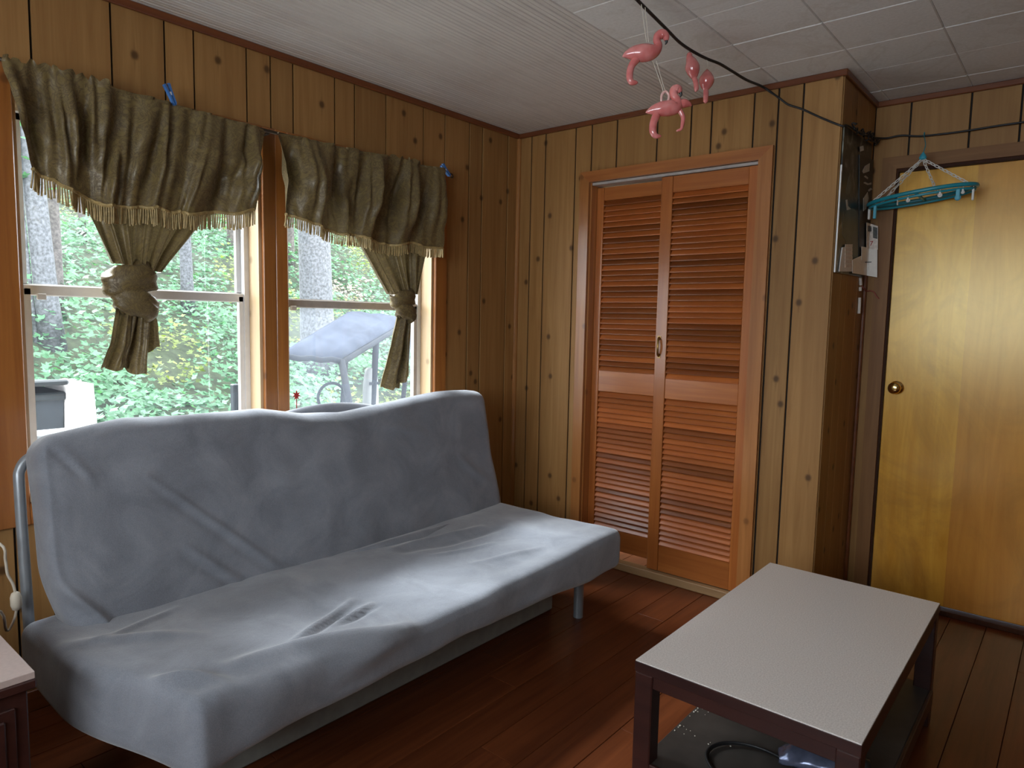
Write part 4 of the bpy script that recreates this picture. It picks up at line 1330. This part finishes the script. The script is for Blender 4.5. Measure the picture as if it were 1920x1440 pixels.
def cdepth(px, py):
    return (on(px, py, 2, CZ - 0.006) - CAM).dot(FWD)
def flamingo(label, dist, body, legs, beak, strings, base, extra=()):
    th = thing('flamingo_light', label, 'flamingo light', zp(*base, dist), 'pink flamingo lights on the cable')
    fl_tube(MB(), body, dist).build('body', M['pink'], th, smooth=True)
    for lg in legs:
        fl_tube(MB(), lg, dist).build('leg', M['pink'], th, smooth=True)
    if beak:
        fl_tube(MB(), beak, dist, 8, 3).build('beak', M['black'], th, smooth=True)
    for sx in strings:
        MB().tube([zp(a, b, dist) for a, b in sx], 0.0012, 6).build('string', M['cream'], th)
    for e in extra:
        fl_tube(MB(), e, dist, 8).build('ribbon_loop', M['palepink'], th, smooth=True)
    return th
flamingo('pink flamingo light in profile, uppermost on the cable', cdepth(1208, 12) - 0.01,
         [(258, 562, 12), (300, 545, 42), (370, 532, 72), (450, 530, 88), (530, 522, 80), (588, 495, 56), (610, 450, 40), (592, 405, 36), (605, 362, 42), (645, 342, 50), (682, 362, 40), (692, 400, 24)],
         [[(392, 590, 42), (348, 648, 36), (326, 715, 36), (324, 785, 34), (345, 822, 30), (392, 826, 18)]],
         [(690, 405, 18), (690, 425, 13), (680, 444, 5)],
         [[(440, 45), (492, 420)], [(478, 75), (512, 420)]], (330, 850))
flamingo('pink flamingo light with two legs, lowest of the hanging group', cdepth(1208, 12) - 0.01,
         [(492, 1122, 12), (550, 1105, 46), (630, 1090, 72), (715, 1082, 78), (785, 1066, 66), (795, 1010, 46), (762, 950, 40), (768, 900, 44), (805, 888, 42), (828, 915, 26)],
         [[(592, 1150, 42), (560, 1235, 38), (556, 1315, 36), (585, 1358, 28), (630, 1362, 14)],
          [(820, 1095, 27), (856, 1170, 23), (850, 1245, 19), (838, 1290, 15), (796, 1308, 10)],
          [(800, 1060, 30), (860, 1035, 46), (910, 1042, 30), (938, 1056, 10)]],
         [(830, 920, 18), (838, 945, 13), (832, 968, 5)],
         [[(590, 610), (668, 880), (690, 925)], [(555, 610), (650, 880), (660, 930)]], (590, 1380),
         [[(640, 1010, 12), (645, 950, 14), (680, 915, 14), (712, 945, 12), (712, 990, 12), (695, 1020, 10)]])
flamingo('pink flamingo light seen end on, left of the small pair', cdepth(1296, 94),
         [(922, 540, 26), (922, 575, 34), (938, 620, 56), (950, 670, 72), (958, 720, 62), (968, 770, 36)],
         [[(970, 780, 26), (985, 830, 25), (990, 880, 25), (985, 905, 18)]], None, [[(938, 500), (924, 530)]], (985, 910))
flamingo('pink flamingo light seen end on, right of the small pair', cdepth(1324, 109),
         [(1098, 702, 16), (1096, 740, 48), (1092, 795, 76), (1088, 850, 62), (1085, 890, 34)],
         [[(1085, 895, 26), (1086, 940, 27), (1084, 985, 25), (1082, 1015, 24)]], None, [[(1088, 582), (1108, 640), (1098, 700)]], (1085, 1030))

# ------------------------------------------------------------------ clothes drying hanger
DC = Vector((1.911, 0.392, 1.843))
dh = thing('drying_hanger', 'teal oval hanging clothes dryer with white chains by the door', 'drying rack', (DC.x, DC.y, 1.78))
tl_ = math.atan2(1.865 - 1.816, 0.408)
def oval(a, ra_, rb_, dz=0.0):
    u_ = ra_ * math.cos(a)
    return DC + Vector((u_ * math.cos(tl_), rb_ * math.sin(a), u_ * math.sin(tl_) + dz))
rim = MB()
for (ra_, rb_, dz, r_) in ((0.202, 0.108, 0.0, 0.0085), (0.196, 0.102, -0.016, 0.0055)):
    rim.tube([oval(2 * math.pi * i / 56, ra_, rb_, dz) for i in range(56)], r_, 8, closed=True)
rim.build('rim', M['teal'], dh, smooth=True)
MB().tube([oval(math.pi / 2, 0.2, 0.104, -0.006), oval(-math.pi / 2, 0.2, 0.104, -0.006)], 0.006, 8).build('crossbar', M['teal'], dh, smooth=True)
hub = Vector((1.909, 0.392, 2.008))
MB().lathe([(0.002, -0.016), (0.013, -0.015), (0.015, -0.006), (0.010, 0.004), (0.004, 0.014), (0.002, 0.016)], hub, (0, 0, 1), 14).build('hub', M['aqua'], dh, smooth=True)
MB().tube(smooth_path([hub + Vector((0, 0, 0.012)), hub + Vector((0.001, 0.03, 0.05)), hub + Vector((-0.01, 0.07, 0.085)), hub + Vector((-0.02, 0.100, 0.112)), hub + Vector((-0.02, 0.109, 0.124)), hub + Vector((-0.02, 0.118, 0.114))]), 0.0018, 6).build('hook', M['teal'], dh, smooth=True)
def chain(a, b, nl):
    mb = MB()
    a, b = Vector(a), Vector(b)
    d = (b - a); L = d.length / nl
    t_ = d.normalized()
    s1_ = t_.orthogonal().normalized(); s2_ = t_.cross(s1_)
    for i in range(nl):
        c = a + t_ * L * (i + 0.5)
        s_ = s1_ if i % 2 else s2_
        mb.tube([c + t_ * (0.68 * L) * math.cos(q) + s_ * 0.0055 * math.sin(q) for q in [2 * math.pi * k / 10 for k in range(10)]], 0.0018, 5, closed=True)
    return mb.build('chain', M['white'], dh)
for a in (math.radians(205), math.radians(150), math.radians(75), math.radians(-25)):
    chain(hub - Vector((0, 0, 0.012)), oval(a, 0.196, 0.102, 0.004), 11)
def peg(a, ln, mt, dz=0.0, w=0.006, sp_=0.0):
    p = oval(a, 0.197, 0.103, -0.018 + dz)
    mb = MB().tube([p + Vector((0, 0, 0.012)), p + Vector((0, 0, 0.002))], 0.0016, 6)
    for s in (-1, 1):
        mb.box(p.x - w / 2, p.x + w / 2, p.y + s * 0.0045 - 0.0025, p.y + s * 0.0045 + 0.0025, p.z - ln, p.z, 0.001)
    if sp_:
        mb.tube([p + Vector((sp_ * math.cos(q), 0, -ln * 0.8 + sp_ * math.sin(q))) for q in [2 * math.pi * k / 12 for k in range(12)]], 0.003, 6, closed=True)
    return mb.build('peg', mt, dh)
peg(math.radians(182), 0.045, M['white'], w=0.009)
peg(math.radians(215), 0.055, M['aqua'], w=0.011)
peg(math.radians(250), 0.022, M['white'], w=0.003)
peg(math.radians(262), 0.014, M['white'], sp_=0.005)
peg(math.radians(296), 0.016, M['white'], sp_=0.006)
peg(math.radians(318), 0.040, M['aqua'], w=0.014, sp_=0.009)
peg(math.radians(325), 0.016, M['white'], sp_=0.004)
peg(math.radians(348), 0.045, M['white'], w=0.008)

# ------------------------------------------------------------------ calendar and papers in the corner
cal = thing('wall_calendar', 'dark photo calendar hanging on the narrow return wall', 'calendar', (X1 + 0.004, 0.17, 1.505))
xc = X1 + 0.004
def yzpoly(name, pts, x0, x1, mt, parent, px=True):
    pts = [(on(a, b, 0, x1).y, on(a, b, 0, x1).z) for a, b in pts] if px else pts
    k = len(pts)
    V = [(x0, a, b) for a, b in pts] + [(x1, a, b) for a, b in pts]
    return MB().add(V, [tuple(range(k)), tuple(range(k, 2 * k))[::-1]] + [(i, (i + 1) % k, k + (i + 1) % k, k + i) for i in range(k)]).build(name, mt, parent)
cb = yzpoly('calendar_page', [(0.012, 1.500), (0.012, 2.085), (0.46, 2.10), (0.46, 1.505)], xc, xc + 0.005, M['photo'], cal, False)
yzpoly('page_edge', [(0.005, 1.500), (0.005, 1.93), (0.011, 1.93), (0.011, 1.500)], xc, xc + 0.006, M['alu'], cal, False)
e = xc + 0.0058
yzpoly('print_patch', [(1580, 412), (1587, 395), (1600, 390), (1616, 410), (1619, 480), (1600, 487), (1580, 440)], xc + 0.005, e, M['photogrey'], cal)
yzpoly('print_patch', [(1586, 358), (1592, 330), (1597, 345), (1594, 362), (1588, 366)], xc + 0.005, e, M['photogrey'], cal)
yzpoly('print_patch', [(1586, 375), (1589, 374), (1590, 386), (1596, 392), (1588, 394)], xc + 0.005, e, M['photowhite'], cal)
yzpoly('print_patch', [(1609, 365), (1612, 330), (1615, 372), (1616, 408), (1611, 400)], xc + 0.005, e, M['photogrey'], cal)
pg = yzpoly('calendar_page', [(1612, 290), (1611, 500), (1628, 500), (1638, 300)], xc + 0.006, xc + 0.010, M['photoblack'], cal)
e2 = xc + 0.0108
for poly in ([(1613, 284), (1612, 275), (1619, 273), (1620, 282)], [(1617, 321), (1622, 311), (1631, 306), (1630, 321), (1619, 325)], [(1620, 331), (1623, 329), (1628, 333), (1627, 336)],
             [(1619, 343), (1622, 341), (1628, 344), (1634, 342), (1634, 346), (1627, 347)], [(1628, 356), (1633, 352), (1636, 355), (1629, 359)], [(1619, 372), (1627, 360), (1629, 372), (1624, 392), (1619, 396)]):
    yzpoly('print_patch', poly, xc + 0.010, e2, M['photowhite'], cal)

ev = thing('paper_pad', 'small stepped pad of papers pinned at the foot of the calendar', 'papers', (xc + 0.012, 0.16, 1.515))
yzpoly('sheet', [(1574, 509), (1580, 464), (1598, 460), (1598, 509)], xc + 0.0065, xc + 0.011, M['paper'], ev)
for i in range(6):
    y0 = 458 + i * 7.5
    yzpoly('tab', [(1585, y0), (1598.5, y0), (1598.5, y0 + 5.6), (1585, y0 + 5.6)], xc + 0.011, xc + 0.0125, M['paper2'], ev)
# envelope that bends from the return wall over the door trim
en = thing('envelope', 'white paper envelope hanging in the corner below the calendar', 'envelope', (xc + 0.02, 0.40, 1.51))
def strip_piece(name, pxs, mt, th_=0.0015):
    """a sheet that follows the corner: y up to 0.485 on the return wall, then x along the far wall"""
    V = []
    for (a, b) in pxs:
        p = on(a, b, 0, xc + 0.014)
        if p.y > 0.49:
            p = on(a, b, 1, 0.49)
        V.append(p)
    return V
def corner_sheet(name, x_l, x_r, y_t, y_b, mt, parent, off=0.0):
    P = []
    for i in range(6):
        row = []
        for j in range(13):
            a = lerp(x_l, x_r, j / 12)
            b = lerp(y_t[0] + (y_t[1] - y_t[0]) * j / 12, y_b[0] + (y_b[1] - y_b[0]) * j / 12, i / 5)
            p = on(a, b, 0, xc + 0.013 + off)
            if p.y > 0.485 - off:
                p = on(a, b, 1, 0.485 - off)
            row.append(p)
        P.append(row)
    mb = MB().grid(P)
    o_ = mb.build(name, mt, parent)
    sd = o_.modifiers.new('thickness', 'SOLIDIFY')
    sd.thickness = 0.0012
    return o_
corner_sheet('envelope_back', 1598, 1645, (487, 466), (512, 520), M['paper'], en)
corner_sheet('envelope_fold', 1615, 1643, (462, 468), (488, 492), M['paper'], en, 0.002)
corner_sheet('printed_line', 1622, 1634, (491, 490.5), (492.5, 492), M['greyink'], en, 0.0032)
sl_ = thing('calendar_slip', 'printed paper slip with a small red number 07', 'paper slip', (1.70, 0.475, 1.62))
corner_sheet('slip', 1625, 1646, (417, 424), (466, 468), M['paper2'], sl_, 0.004)
corner_sheet('stamp', 1628, 1634, (423, 424), (434, 434), M['greyink'], sl_, 0.0055)
corner_sheet('picture', 1637, 1645, (425, 427), (446, 448), M['photo'], sl_, 0.0055)
tcu = bpy.data.curves.new('number_print', 'FONT')
tcu.body = '07'
tcu.size = 0.030
tcu.extrude = 0.0003
to = bpy.data.objects.new('number_print', tcu)
COL.objects.link(to)
to.parent = sl_
pn = on(1623.5, 461, 1, 0.4785)
bpy.context.view_layer.update()
tme = bpy.data.meshes.new_from_object(to.evaluated_get(bpy.context.evaluated_depsgraph_get()))
bpy.data.objects.remove(to)
to = bpy.data.objects.new('number_print', tme)
COL.objects.link(to)
to.parent = sl_
tme.materials.clear()
to.location = pn - Vector(sl_.location)
to.rotation_euler = (math.radians(90), 0, 0)
tme.materials.append(M['redink'])
# white cable cover pieces and loose red wire under the papers
ca_ = thing('cable_cover', 'white plastic cable cover pieces below the calendar', 'cable cover', (xc, 0.43, 1.33))
for (a, b, c_, d_) in ((1613, 521, 1614, 534), (1613, 538, 1613, 545), (1612, 558, 1610.5, 588)):
    MB().tube([on(a, b, 0, X1 + 0.007), on(c_, d_, 0, X1 + 0.007)], 0.0065, 10).build('cover_piece', M['white'], ca_, smooth=False)
rw = [on(1616, 536, 0, X1 + 0.012), on(1620, 541, 0, X1 + 0.02), on(1625, 546, 1, 0.50), on(1632, 545, 1, 0.497), on(1639, 548, 1, 0.497), on(1643, 555, 1, 0.497), on(1648, 560, 1, 0.50)]
tag(MB().tube(smooth_path(rw, 5), 0.0025, 6).build('loose_wire', M['redwire'], smooth=True), 'short loose red wire poking out below the envelope', 'wire')

# ------------------------------------------------------------------ outdoors
def ground(x, y):
    base_ = -0.35 - 0.13 * min(max(y + 1.6, 0), 4.0)
    up = max(0.0, -x - 3.9)
    return base_ + 0.50 * up - 0.004 * up * up + 0.10 * math.sin(x * 1.3 + y * 0.7) * min(up, 1) + 0.12 * noise.noise(Vector((x * 0.5, y * 0.5, 0))) * min(1, up * 2)
def ghit(px, py):
    d = ray(px, py)
    t_ = 3.3
    while t_ < 40:
        p = CAM + d * t_
        if p.z < ground(p.x, p.y):
            return p
        t_ += 0.03
    return CAM + d * 20
P = []
for i in range(61):
    x = -0.20 - 26 * (i / 60) ** 1.2
    P.append([(x, y, ground(x, y)) for y in [-11 + 34 * j / 70 for j in range(71)]])
P0 = P
hs = MB().grid(P).build('hillside', M['soil'], smooth=True, origin=(0, 0, 0))
structure(hs, 'wooded slope rising outside the windows', 'hillside')

P = []
for i in range(16):
    x = -0.15 - 3.75 * i / 15
    P.append([(x, y, ground(x, y) + 0.012) for y in [-9 + 20 * j / 40 for j in range(41)]])
M['bounce_ground'] = plain('pale_bounce_ground', (0.46, 0.44, 0.40), 0.9, 0, 0.3, 40)  # unseen pale ground, added to bounce daylight up onto the ceiling
structure(MB().grid(P).build('bounce_yard', M['bounce_ground'], smooth=True, origin=(0, 0, 0)), 'pale ground out of sight below the sills, added to bounce daylight indoors', 'bounce_yard')

def leaf_mesh(name, pts, mt, rng, parent=None, label=None, cat=None):
    """pts: list of (pos, size, normal). Each leaf a small pointed five-lobed card."""
    base_ = np.array([(0, 0, 0), (0.28, 0.16, 0), (0.5, 0.42, 0.05), (0.20, 0.50, 0.02), (0, 0.95, 0.10), (-0.20, 0.50, 0.02), (-0.5, 0.42, 0.05), (-0.28, 0.16, 0)])
    V, F, T = [], [], []
    for (p, s, nrm) in pts:
        nrm = nrm / np.linalg.norm(nrm)
        a = rng.normal(size=3); a -= nrm * a.dot(nrm); a /= np.linalg.norm(a)
        b = np.cross(nrm, a)
        o_ = len(V)
        for q in base_:
            V.append(p + s * (q[0] * a + q[1] * b + q[2] * nrm))
        F += [(o_, o_ + 1, o_ + 2, o_ + 3), (o_, o_ + 3, o_ + 4, o_ + 5), (o_, o_ + 5, o_ + 6, o_ + 7)]
        t_ = min(1, max(0, rng.beta(2, 2.2)))
        T += [t_] * len(base_)
    org = Vector((0, 0, 0))
    if parent is not None:
        org = origin_of(parent)
    me = bpy.data.meshes.new(name)
    me.from_pydata([(v[0] - org[0], v[1] - org[1], v[2] - org[2]) for v in V], [], F)
    at = me.attributes.new('tone', 'FLOAT', 'POINT')
    at.data.foreach_set('value', np.array(T, dtype=np.float32))
    me.materials.append(mt)
    o_ = bpy.data.objects.new(name, me)
    COL.objects.link(o_)
    if parent is not None:
        o_.parent = parent
    o_['kind'] = 'stuff'
    if label:
        tag(o_, label, cat)
    return o_

rng = np.random.default_rng(12)
def in_view(p):
    """only where a window can show it, with a wide margin for other viewpoints"""
    if p[0] > -0.3:
        return False
    d = Vector(p) - CAM
    t_ = (0.0 - CAM.x) / d.x
    y = CAM.y + d.y * t_
    z = CAM.z + d.z * t_
    return -3.1 < y < 0.1 and 0.2 < z < 2.3
under, yel, pale = [], [], []
# plants: each a whorl of flat leaves on a short stem
tries = 0
while len(under) < 50000 and tries < 500000:
    tries += 1
    x = -4.2 - 13 * rng.random() ** 1.3
    y = rng.uniform(-9, 16)
    g = ground(x, y)
    if not in_view((x, y, g + 0.3)):
        continue
    cl = noise.noise(Vector((x * 0.8, y * 0.8, 3)))
    hgt = max(0.08, 0.28 + 0.5 * cl + 0.12 * rng.normal())
    kind = noise.noise(Vector((x * 0.45, y * 0.45, 11)))
    for k in range(rng.integers(4, 8)):
        r_ = rng.uniform(0.03, 0.22)
        a = rng.uniform(0, 6.283)
        p = np.array((x + r_ * math.cos(a), y + r_ * math.sin(a), g + hgt * rng.uniform(0.45, 1.1)))
        nrm = np.array((0.45 + 0.35 * rng.normal(), 0.35 * rng.normal(), 1.0))
        s_ = rng.uniform(0.055, 0.12)
        if kind > 0.20:
            yel.append((p, s_ * 0.8, nrm))
        elif kind < -0.42:
            pale.append((p, s_ * 0.8, nrm))
        else:
            under.append((p, s_, nrm))
leaf_mesh('undergrowth', under, M['leaf'], rng, label='dense green leafy undergrowth covering the slope outside', cat='undergrowth')
leaf_mesh('fern_patch', yel, M['leafy'], rng, label='yellow-green ferns and moss in patches on the slope', cat='ferns')
leaf_mesh('leaf_litter', pale, M['leafpale'], rng, label='pale dry leaves lying between the plants on the slope', cat='leaves')

def tree(px_b, py_b, wpx, label, mt, top=7.5, lean=(0, 0), wtop=0.75, crown=260, spread=1.5, zc=(3.6, 6.5), leafm='leaf', size=0.15):
    b_ = ghit(px_b, py_b)
    dist = (b_ - CAM).dot(FWD)
    r_ = wpx * dist / FPX / 2
    t = thing('tree', label, 'tree', (b_.x, b_.y, ground(b_.x, b_.y)), 'trees on the slope')
    z0 = ground(b_.x, b_.y) - 0.15
    pts, rr = [], []
    for i in range(13):
        v = i / 12
        pts.append((b_.x + lean[0] * v + 0.05 * math.sin(5 * v + px_b), b_.y + lean[1] * v + 0.05 * math.cos(4 * v), z0 + top * v))
        rr.append(r_ * (lerp(1, wtop, v) + 0.35 * math.exp(-v * 22)))
    MB().tube(pts, rr, 14).build('trunk', mt, t, smooth=True)
    if crown:
        L = []
        for k in range(9):
            zz = rng.uniform(*zc)
            a = rng.uniform(0, 6.283)
            st_ = Vector((lerp(b_.x, b_.x + lean[0], zz / top), lerp(b_.y, b_.y + lean[1], zz / top), z0 + zz))
            en_ = st_ + Vector((math.cos(a) * spread * rng.uniform(.6, 1), math.sin(a) * spread * rng.uniform(.6, 1), rng.uniform(-0.1, 0.7)))
            MB().tube([st_, st_.lerp(en_, 0.5) + Vector((0, 0, 0.05)), en_], [r_ * 0.22, r_ * 0.14, r_ * 0.05], 6).build('branch', mt, t)
            for q in range(crown // 9):
                u = rng.uniform(0.25, 1.1)
                c = st_.lerp(en_, u)
                L.append((np.array((c.x + rng.normal() * 0.25, c.y + rng.normal() * 0.25, c.z + rng.normal() * 0.14)), rng.uniform(size * .7, size * 1.3), np.array((0.3 * rng.normal(), 0.3 * rng.normal(), 1.0))))
        leaf_mesh('foliage', L, M[leafm], rng, t)
    return t
tree(92, 652, 38, 'thick pale tree trunk at the far left of the left window', M['bark'], lean=(0.0, -0.35), crown=0)
tree(104, 600, 19, 'thinner brown tree trunk beside the thick one at far left', M['bark2'], lean=(0, 0.05), crown=0)
tree(350, 588, 22, 'slim grey tree trunk right of the knotted left curtain', M['bark'], lean=(0.0, -0.1), crown=0)
tree(594, 705, 62, 'big grey tree trunk behind the parked vehicle', M['bark'], lean=(0, -0.05), crown=0)
tree(60, 645, 7, 'very thin pale sapling stem near the left window edge', M['bark'], top=3.0, crown=140, spread=0.6, zc=(1.6, 2.9))
tree(150, 455, 12, 'distant thin tree on top of the slope at left', M['bark2'], crown=420, spread=2.0, zc=(1.6, 6.0))
tree(20, 455, 16, 'distant tree on top of the slope beyond the left casing', M['bark2'], crown=420, spread=2.0, zc=(1.6, 6.0))
tree(430, 470, 15, 'distant tree on top of the slope behind the centre post', M['bark2'], crown=420, spread=2.0, zc=(0.8, 6.0))
tree(700, 480, 14, 'distant tree on top of the slope behind the right curtain', M['bark2'], crown=420, spread=2.0, zc=(0.8, 6.0), leafm='leafy')
tree(545, 500, 11, 'young leafy tree on the slope left of the big trunk', M['bark2'], crown=420, spread=1.3, zc=(0.5, 4.0))

# parked side-by-side vehicle
ux, uy = -2.75, 0.75
ug = ground(ux, uy)
ut = thing('utility_vehicle', 'open side-by-side utility vehicle with grey roof parked outside the right window', 'vehicle', (ux, uy, ug))
roof_pts = [(-1.95, 0.02, 1.00), (-1.95, 0.66, 0.985), (-3.35, 1.62, 1.40), (-3.35, 0.52, 1.43)]
FL = on(520, 660, 0, -1.95); FR = on(640, 668, 0, -1.95); BR = on(770, 592, 0, -3.1); BL = on(655, 580, 0, -3.1)
P = []
for i in range(13):
    v = i / 12
    l_, r_ = FL.lerp(BL, v), FR.lerp(BR, v)
    row = []
    for j in range(13):
        u = j / 12
        p = l_.lerp(r_, u)
        edge = min(u, 1 - u, v * 1.2, (1 - v) * 1.2)
        p = p + Vector((0, 0, 0.035 * sstep(0, 0.16, edge) + 0.012 * math.sin(u * math.pi * 3) ** 2 - 0.02))
        row.append(p)
    P.append(row)
ro_ = MB().grid(P).build('roof', M['utvroof'], ut, smooth=True)
sd = ro_.modifiers.new('thickness', 'SOLIDIFY'); sd.thickness = 0.035; sd.offset = -1
ed = MB().tube([P[0][j] + Vector((0, 0, -0.02)) for j in range(13)], 0.022, 8).tube([P[i][12] + Vector((0, 0, -0.03)) for i in range(13)], 0.026, 8)
ed.build('roof_rail', M['utvframe'], ut, smooth=True)
def dn(p, dx, dy, z):
    return Vector((p.x + dx, p.y + dy, z))
for p, dx, dy in ((FL, 0.30, -0.05), (FR, 0.42, -0.12), (BL, -0.15, 0.0), (BR, -0.15, 0.0)):
    MB().tube([p + Vector((0, 0, -0.03)), dn(p, dx, dy, ug + 0.75)], 0.027, 10).build('roof_post', M['utvframe'], ut, smooth=True)
MB().tube([FR.lerp(BR, 0.45) + Vector((0, -0.02, -0.05)), dn(FR.lerp(BR, 0.45), 0.0, -0.1, ug + 0.6)], 0.03, 10).build('roof_post', M['utvframe'], ut, smooth=True)
cxv = (FL + FR + BL + BR) / 4
dirv = ((BL + BR) / 2 - (FL + FR) / 2); dirv.z = 0; dirv.normalize()
sdv = Vector((-dirv.y, dirv.x, 0))
MV = Matrix(((dirv.x, sdv.x, 0, cxv.x), (dirv.y, sdv.y, 0, cxv.y), (0, 0, 1, ug), (0, 0, 0, 1)))
MB().box(-1.35, 1.05, -0.55, 0.55, 0.36, 0.62, 0.06, mat=MV).build('chassis', M['utvbody'], ut)
MB().box(-1.40, -0.62, -0.52, 0.52, 0.62, 0.86, 0.08, mat=MV).build('hood', M['utvbody'], ut)
MB().box(0.45, 1.10, -0.55, 0.55, 0.62, 0.92, 0.04, mat=MV).build('cargo_bed', M['utvbody'], ut)
for wx in (-1.0, 0.75):
    for wy in (-0.60, 0.60):
        MB().lathe([(0.10, -0.10), (0.27, -0.11), (0.31, -0.07), (0.31, 0.07), (0.27, 0.11), (0.10, 0.10)], MV @ Vector((wx, wy, 0.31)), sdv, 20).build('wheel', M['rubber'], ut)
MB().box(-0.25, 0.30, -0.5, 0.5, 0.60, 0.78, 0.05, mat=MV).build('seat', M['seatwhite'], ut)
sw_ = on(695, 690, 0, -2.5)
hb = MB()
P = []
for i in range(15):
    v = i / 14
    wd_ = 0.085 * (1 - 0.55 * v ** 2.2)
    row = []
    for j in range(17):
        a = 2 * math.pi * j / 16
        row.append(Vector((sw_.x + 0.05 * math.cos(a) * (1 - 0.3 * v), sw_.y + wd_ * math.sin(a), sw_.z - 0.36 + 0.36 * math.sin(v * math.pi / 2))))
    P.append(row)
P.append([Vector((sw_.x, sw_.y, sw_.z + 0.004))] * 17)
so = hb.grid(P).build('headrest', M['seatwhite'], ut, smooth=True)
MB().box(sw_.x + 0.049, sw_.x + 0.056, sw_.y - 0.055, sw_.y + 0.05, sw_.z - 0.15, sw_.z - 0.125).build('emblem', M['utvframe'], so)
for k_, (a, b) in enumerate(((622, 745),)):
    c = on(a, b, 0, -2.3)
    MB().tube([c + Vector((0.02 * math.cos(q), 0.12 * math.cos(q), 0.12 * math.sin(q))) for q in [2 * math.pi * i / 24 for i in range(24)]], 0.013, 8, closed=True).build('steering_wheel' if k_ == 0 else 'spare_hoop', M['utvframe'], ut, smooth=True)

# bins and carton beside the house
bx = -2.35
gz = ground(bx, -1.8)
bi = thing('wheeled_bin', 'slate blue wheeled bin with dark lid outside the left window', 'bin', (bx, -1.85, gz))
r0, r1 = on(50, 745, 0, bx), on(121, 772, 0, bx)
yR = on(118, 772, 0, bx).y
zt = on(90, 735, 0, bx).z
poly = MB()
a0, a1 = yR - 0.58, yR
V = [(bx - 0.56, a0 + 0.05, gz + 0.05), (bx, a0 + 0.05, gz + 0.05), (bx, a1 - 0.05, gz + 0.05), (bx - 0.56, a1 - 0.05, gz + 0.05), (bx - 0.62, a0, zt), (bx + 0.03, a0, zt), (bx + 0.03, a1, zt), (bx - 0.62, a1, zt)]
poly.add(V, [(0, 3, 2, 1), (4, 5, 6, 7), (0, 1, 5, 4), (1, 2, 6, 5), (2, 3, 7, 6), (3, 0, 4, 7)]).build('body', M['bin'], bi)
MB().box(bx - 0.65, bx + 0.06, a0 - 0.01, a1 + 0.006, zt - 0.05, zt, 0.01).build('rim', M['binlid'], bi)
mt = Matrix.Translation((bx - 0.3, 0, zt + 0.03)) @ Matrix.Rotation(math.radians(-4), 4, 'Y') @ Matrix.Rotation(math.radians(7), 4, 'X')
MB().box(-0.37, 0.40, a0 - 0.02, a1 + 0.012, -0.012, 0.022, 0.01, mat=Matrix.Translation((bx - 0.3, 0, zt + 0.03)) @ Matrix.Rotation(math.radians(-4), 4, 'Y')).build('lid', M['binlid'], bi)
for yy in (a0 + 0.06, a1 - 0.06):
    MB().lathe([(0.02, -0.025), (0.10, -0.025), (0.10, 0.025), (0.02, 0.025)], (bx - 0.56, yy, gz + 0.10), (0, 1, 0), 16).build('wheel', M['rubber'], bi)
c0, c1 = on(131, 722, 0, -2.2), on(187, 770, 0, -2.2)
cb_ = thing('carton', 'white sunlit carton standing beside the wheeled bin', 'carton', (-2.45, (c0.y + c1.y) / 2, ground(-2.4, c0.y)))
gz2 = ground(-2.4, c0.y)
V = [(-2.75, c0.y, gz2), (-2.2, c0.y, gz2), (-2.2, c1.y + 0.03, gz2), (-2.75, c1.y + 0.03, gz2), (-2.7, c0.y + 0.01, c0.z - 0.02), (-2.2, c0.y + 0.005, c0.z - 0.02), (-2.2, c1.y - 0.03, c0.z), (-2.7, c1.y - 0.03, c0.z)]
MB().add(V, [(0, 3, 2, 1), (4, 5, 6, 7), (0, 1, 5, 4), (1, 2, 6, 5), (2, 3, 7, 6), (3, 0, 4, 7)]).build('box', M['carton'], cb_)
MB().box(-2.72, -2.19, c0.y, c0.y + 0.012, c0.z - 0.02, c0.z - 0.012).build('flap_edge', M['carton'], cb_)
# deck rail below the left window
dz_ = on(62, 812, 0, -0.9).z
dk = thing('deck_rail', 'pale deck rail low outside the left window', 'rail', (-0.9, -2.0, ground(-0.9, -2)))
MB().box(-0.97, -0.83, -3.4, -1.75, dz_ - 0.03, dz_, 0.005).build('top_board', M['deck'], dk)
MB().box(-0.93, -0.87, -3.4, -1.75, dz_ - 0.20, dz_ - 0.12, 0.004).build('lower_board', M['deck'], dk)
for yy in (-3.3, -2.6, -1.85):
    MB().box(-0.94, -0.86, yy, yy + 0.08, ground(-0.9, yy), dz_ - 0.03).build('post', M['deck'], dk)
# small things seen over the futon back
pp_ = on(441, 748, 0, -1.2)
bp = thing('garden_post', 'small slate blue post outside near the centre post', 'post', (-1.2, pp_.y, ground(-1.2, pp_.y)))
MB().box(-1.22, -1.18, pp_.y - 0.02, pp_.y + 0.02, ground(-1.2, pp_.y), on(441, 720, 0, -1.2).z, 0.005).build('shaft', M['bin'], bp)
MB().box(-1.23, -1.17, pp_.y + 0.02, pp_.y + 0.09, pp_.z - 0.2, on(441, 738, 0, -1.2).z, 0.008).build('bracket', M['bin'], bp)
rl_ = on(556, 741, 0, -0.03)
lf_ = thing('red_leaf', 'small red maple leaf ornament on the right window sill', 'leaf', (-0.03, rl_.y, WZ[0] + 0.005))
star = []
for i in range(14):
    a = math.pi / 2 + 2 * math.pi * i / 14
    r_ = 0.020 if i % 2 == 0 else 0.009
    star.append((rl_.y + r_ * math.cos(a), rl_.z + r_ * math.sin(a)))
yzpoly('leaf_blade', star, -0.032, -0.028, M['redleaf'], lf_, False)
MB().tube([(-0.03, rl_.y, rl_.z - 0.01), (-0.03, rl_.y, WZ[0] + 0.005)], 0.002, 6).build('stem', M['redleaf'], lf_)
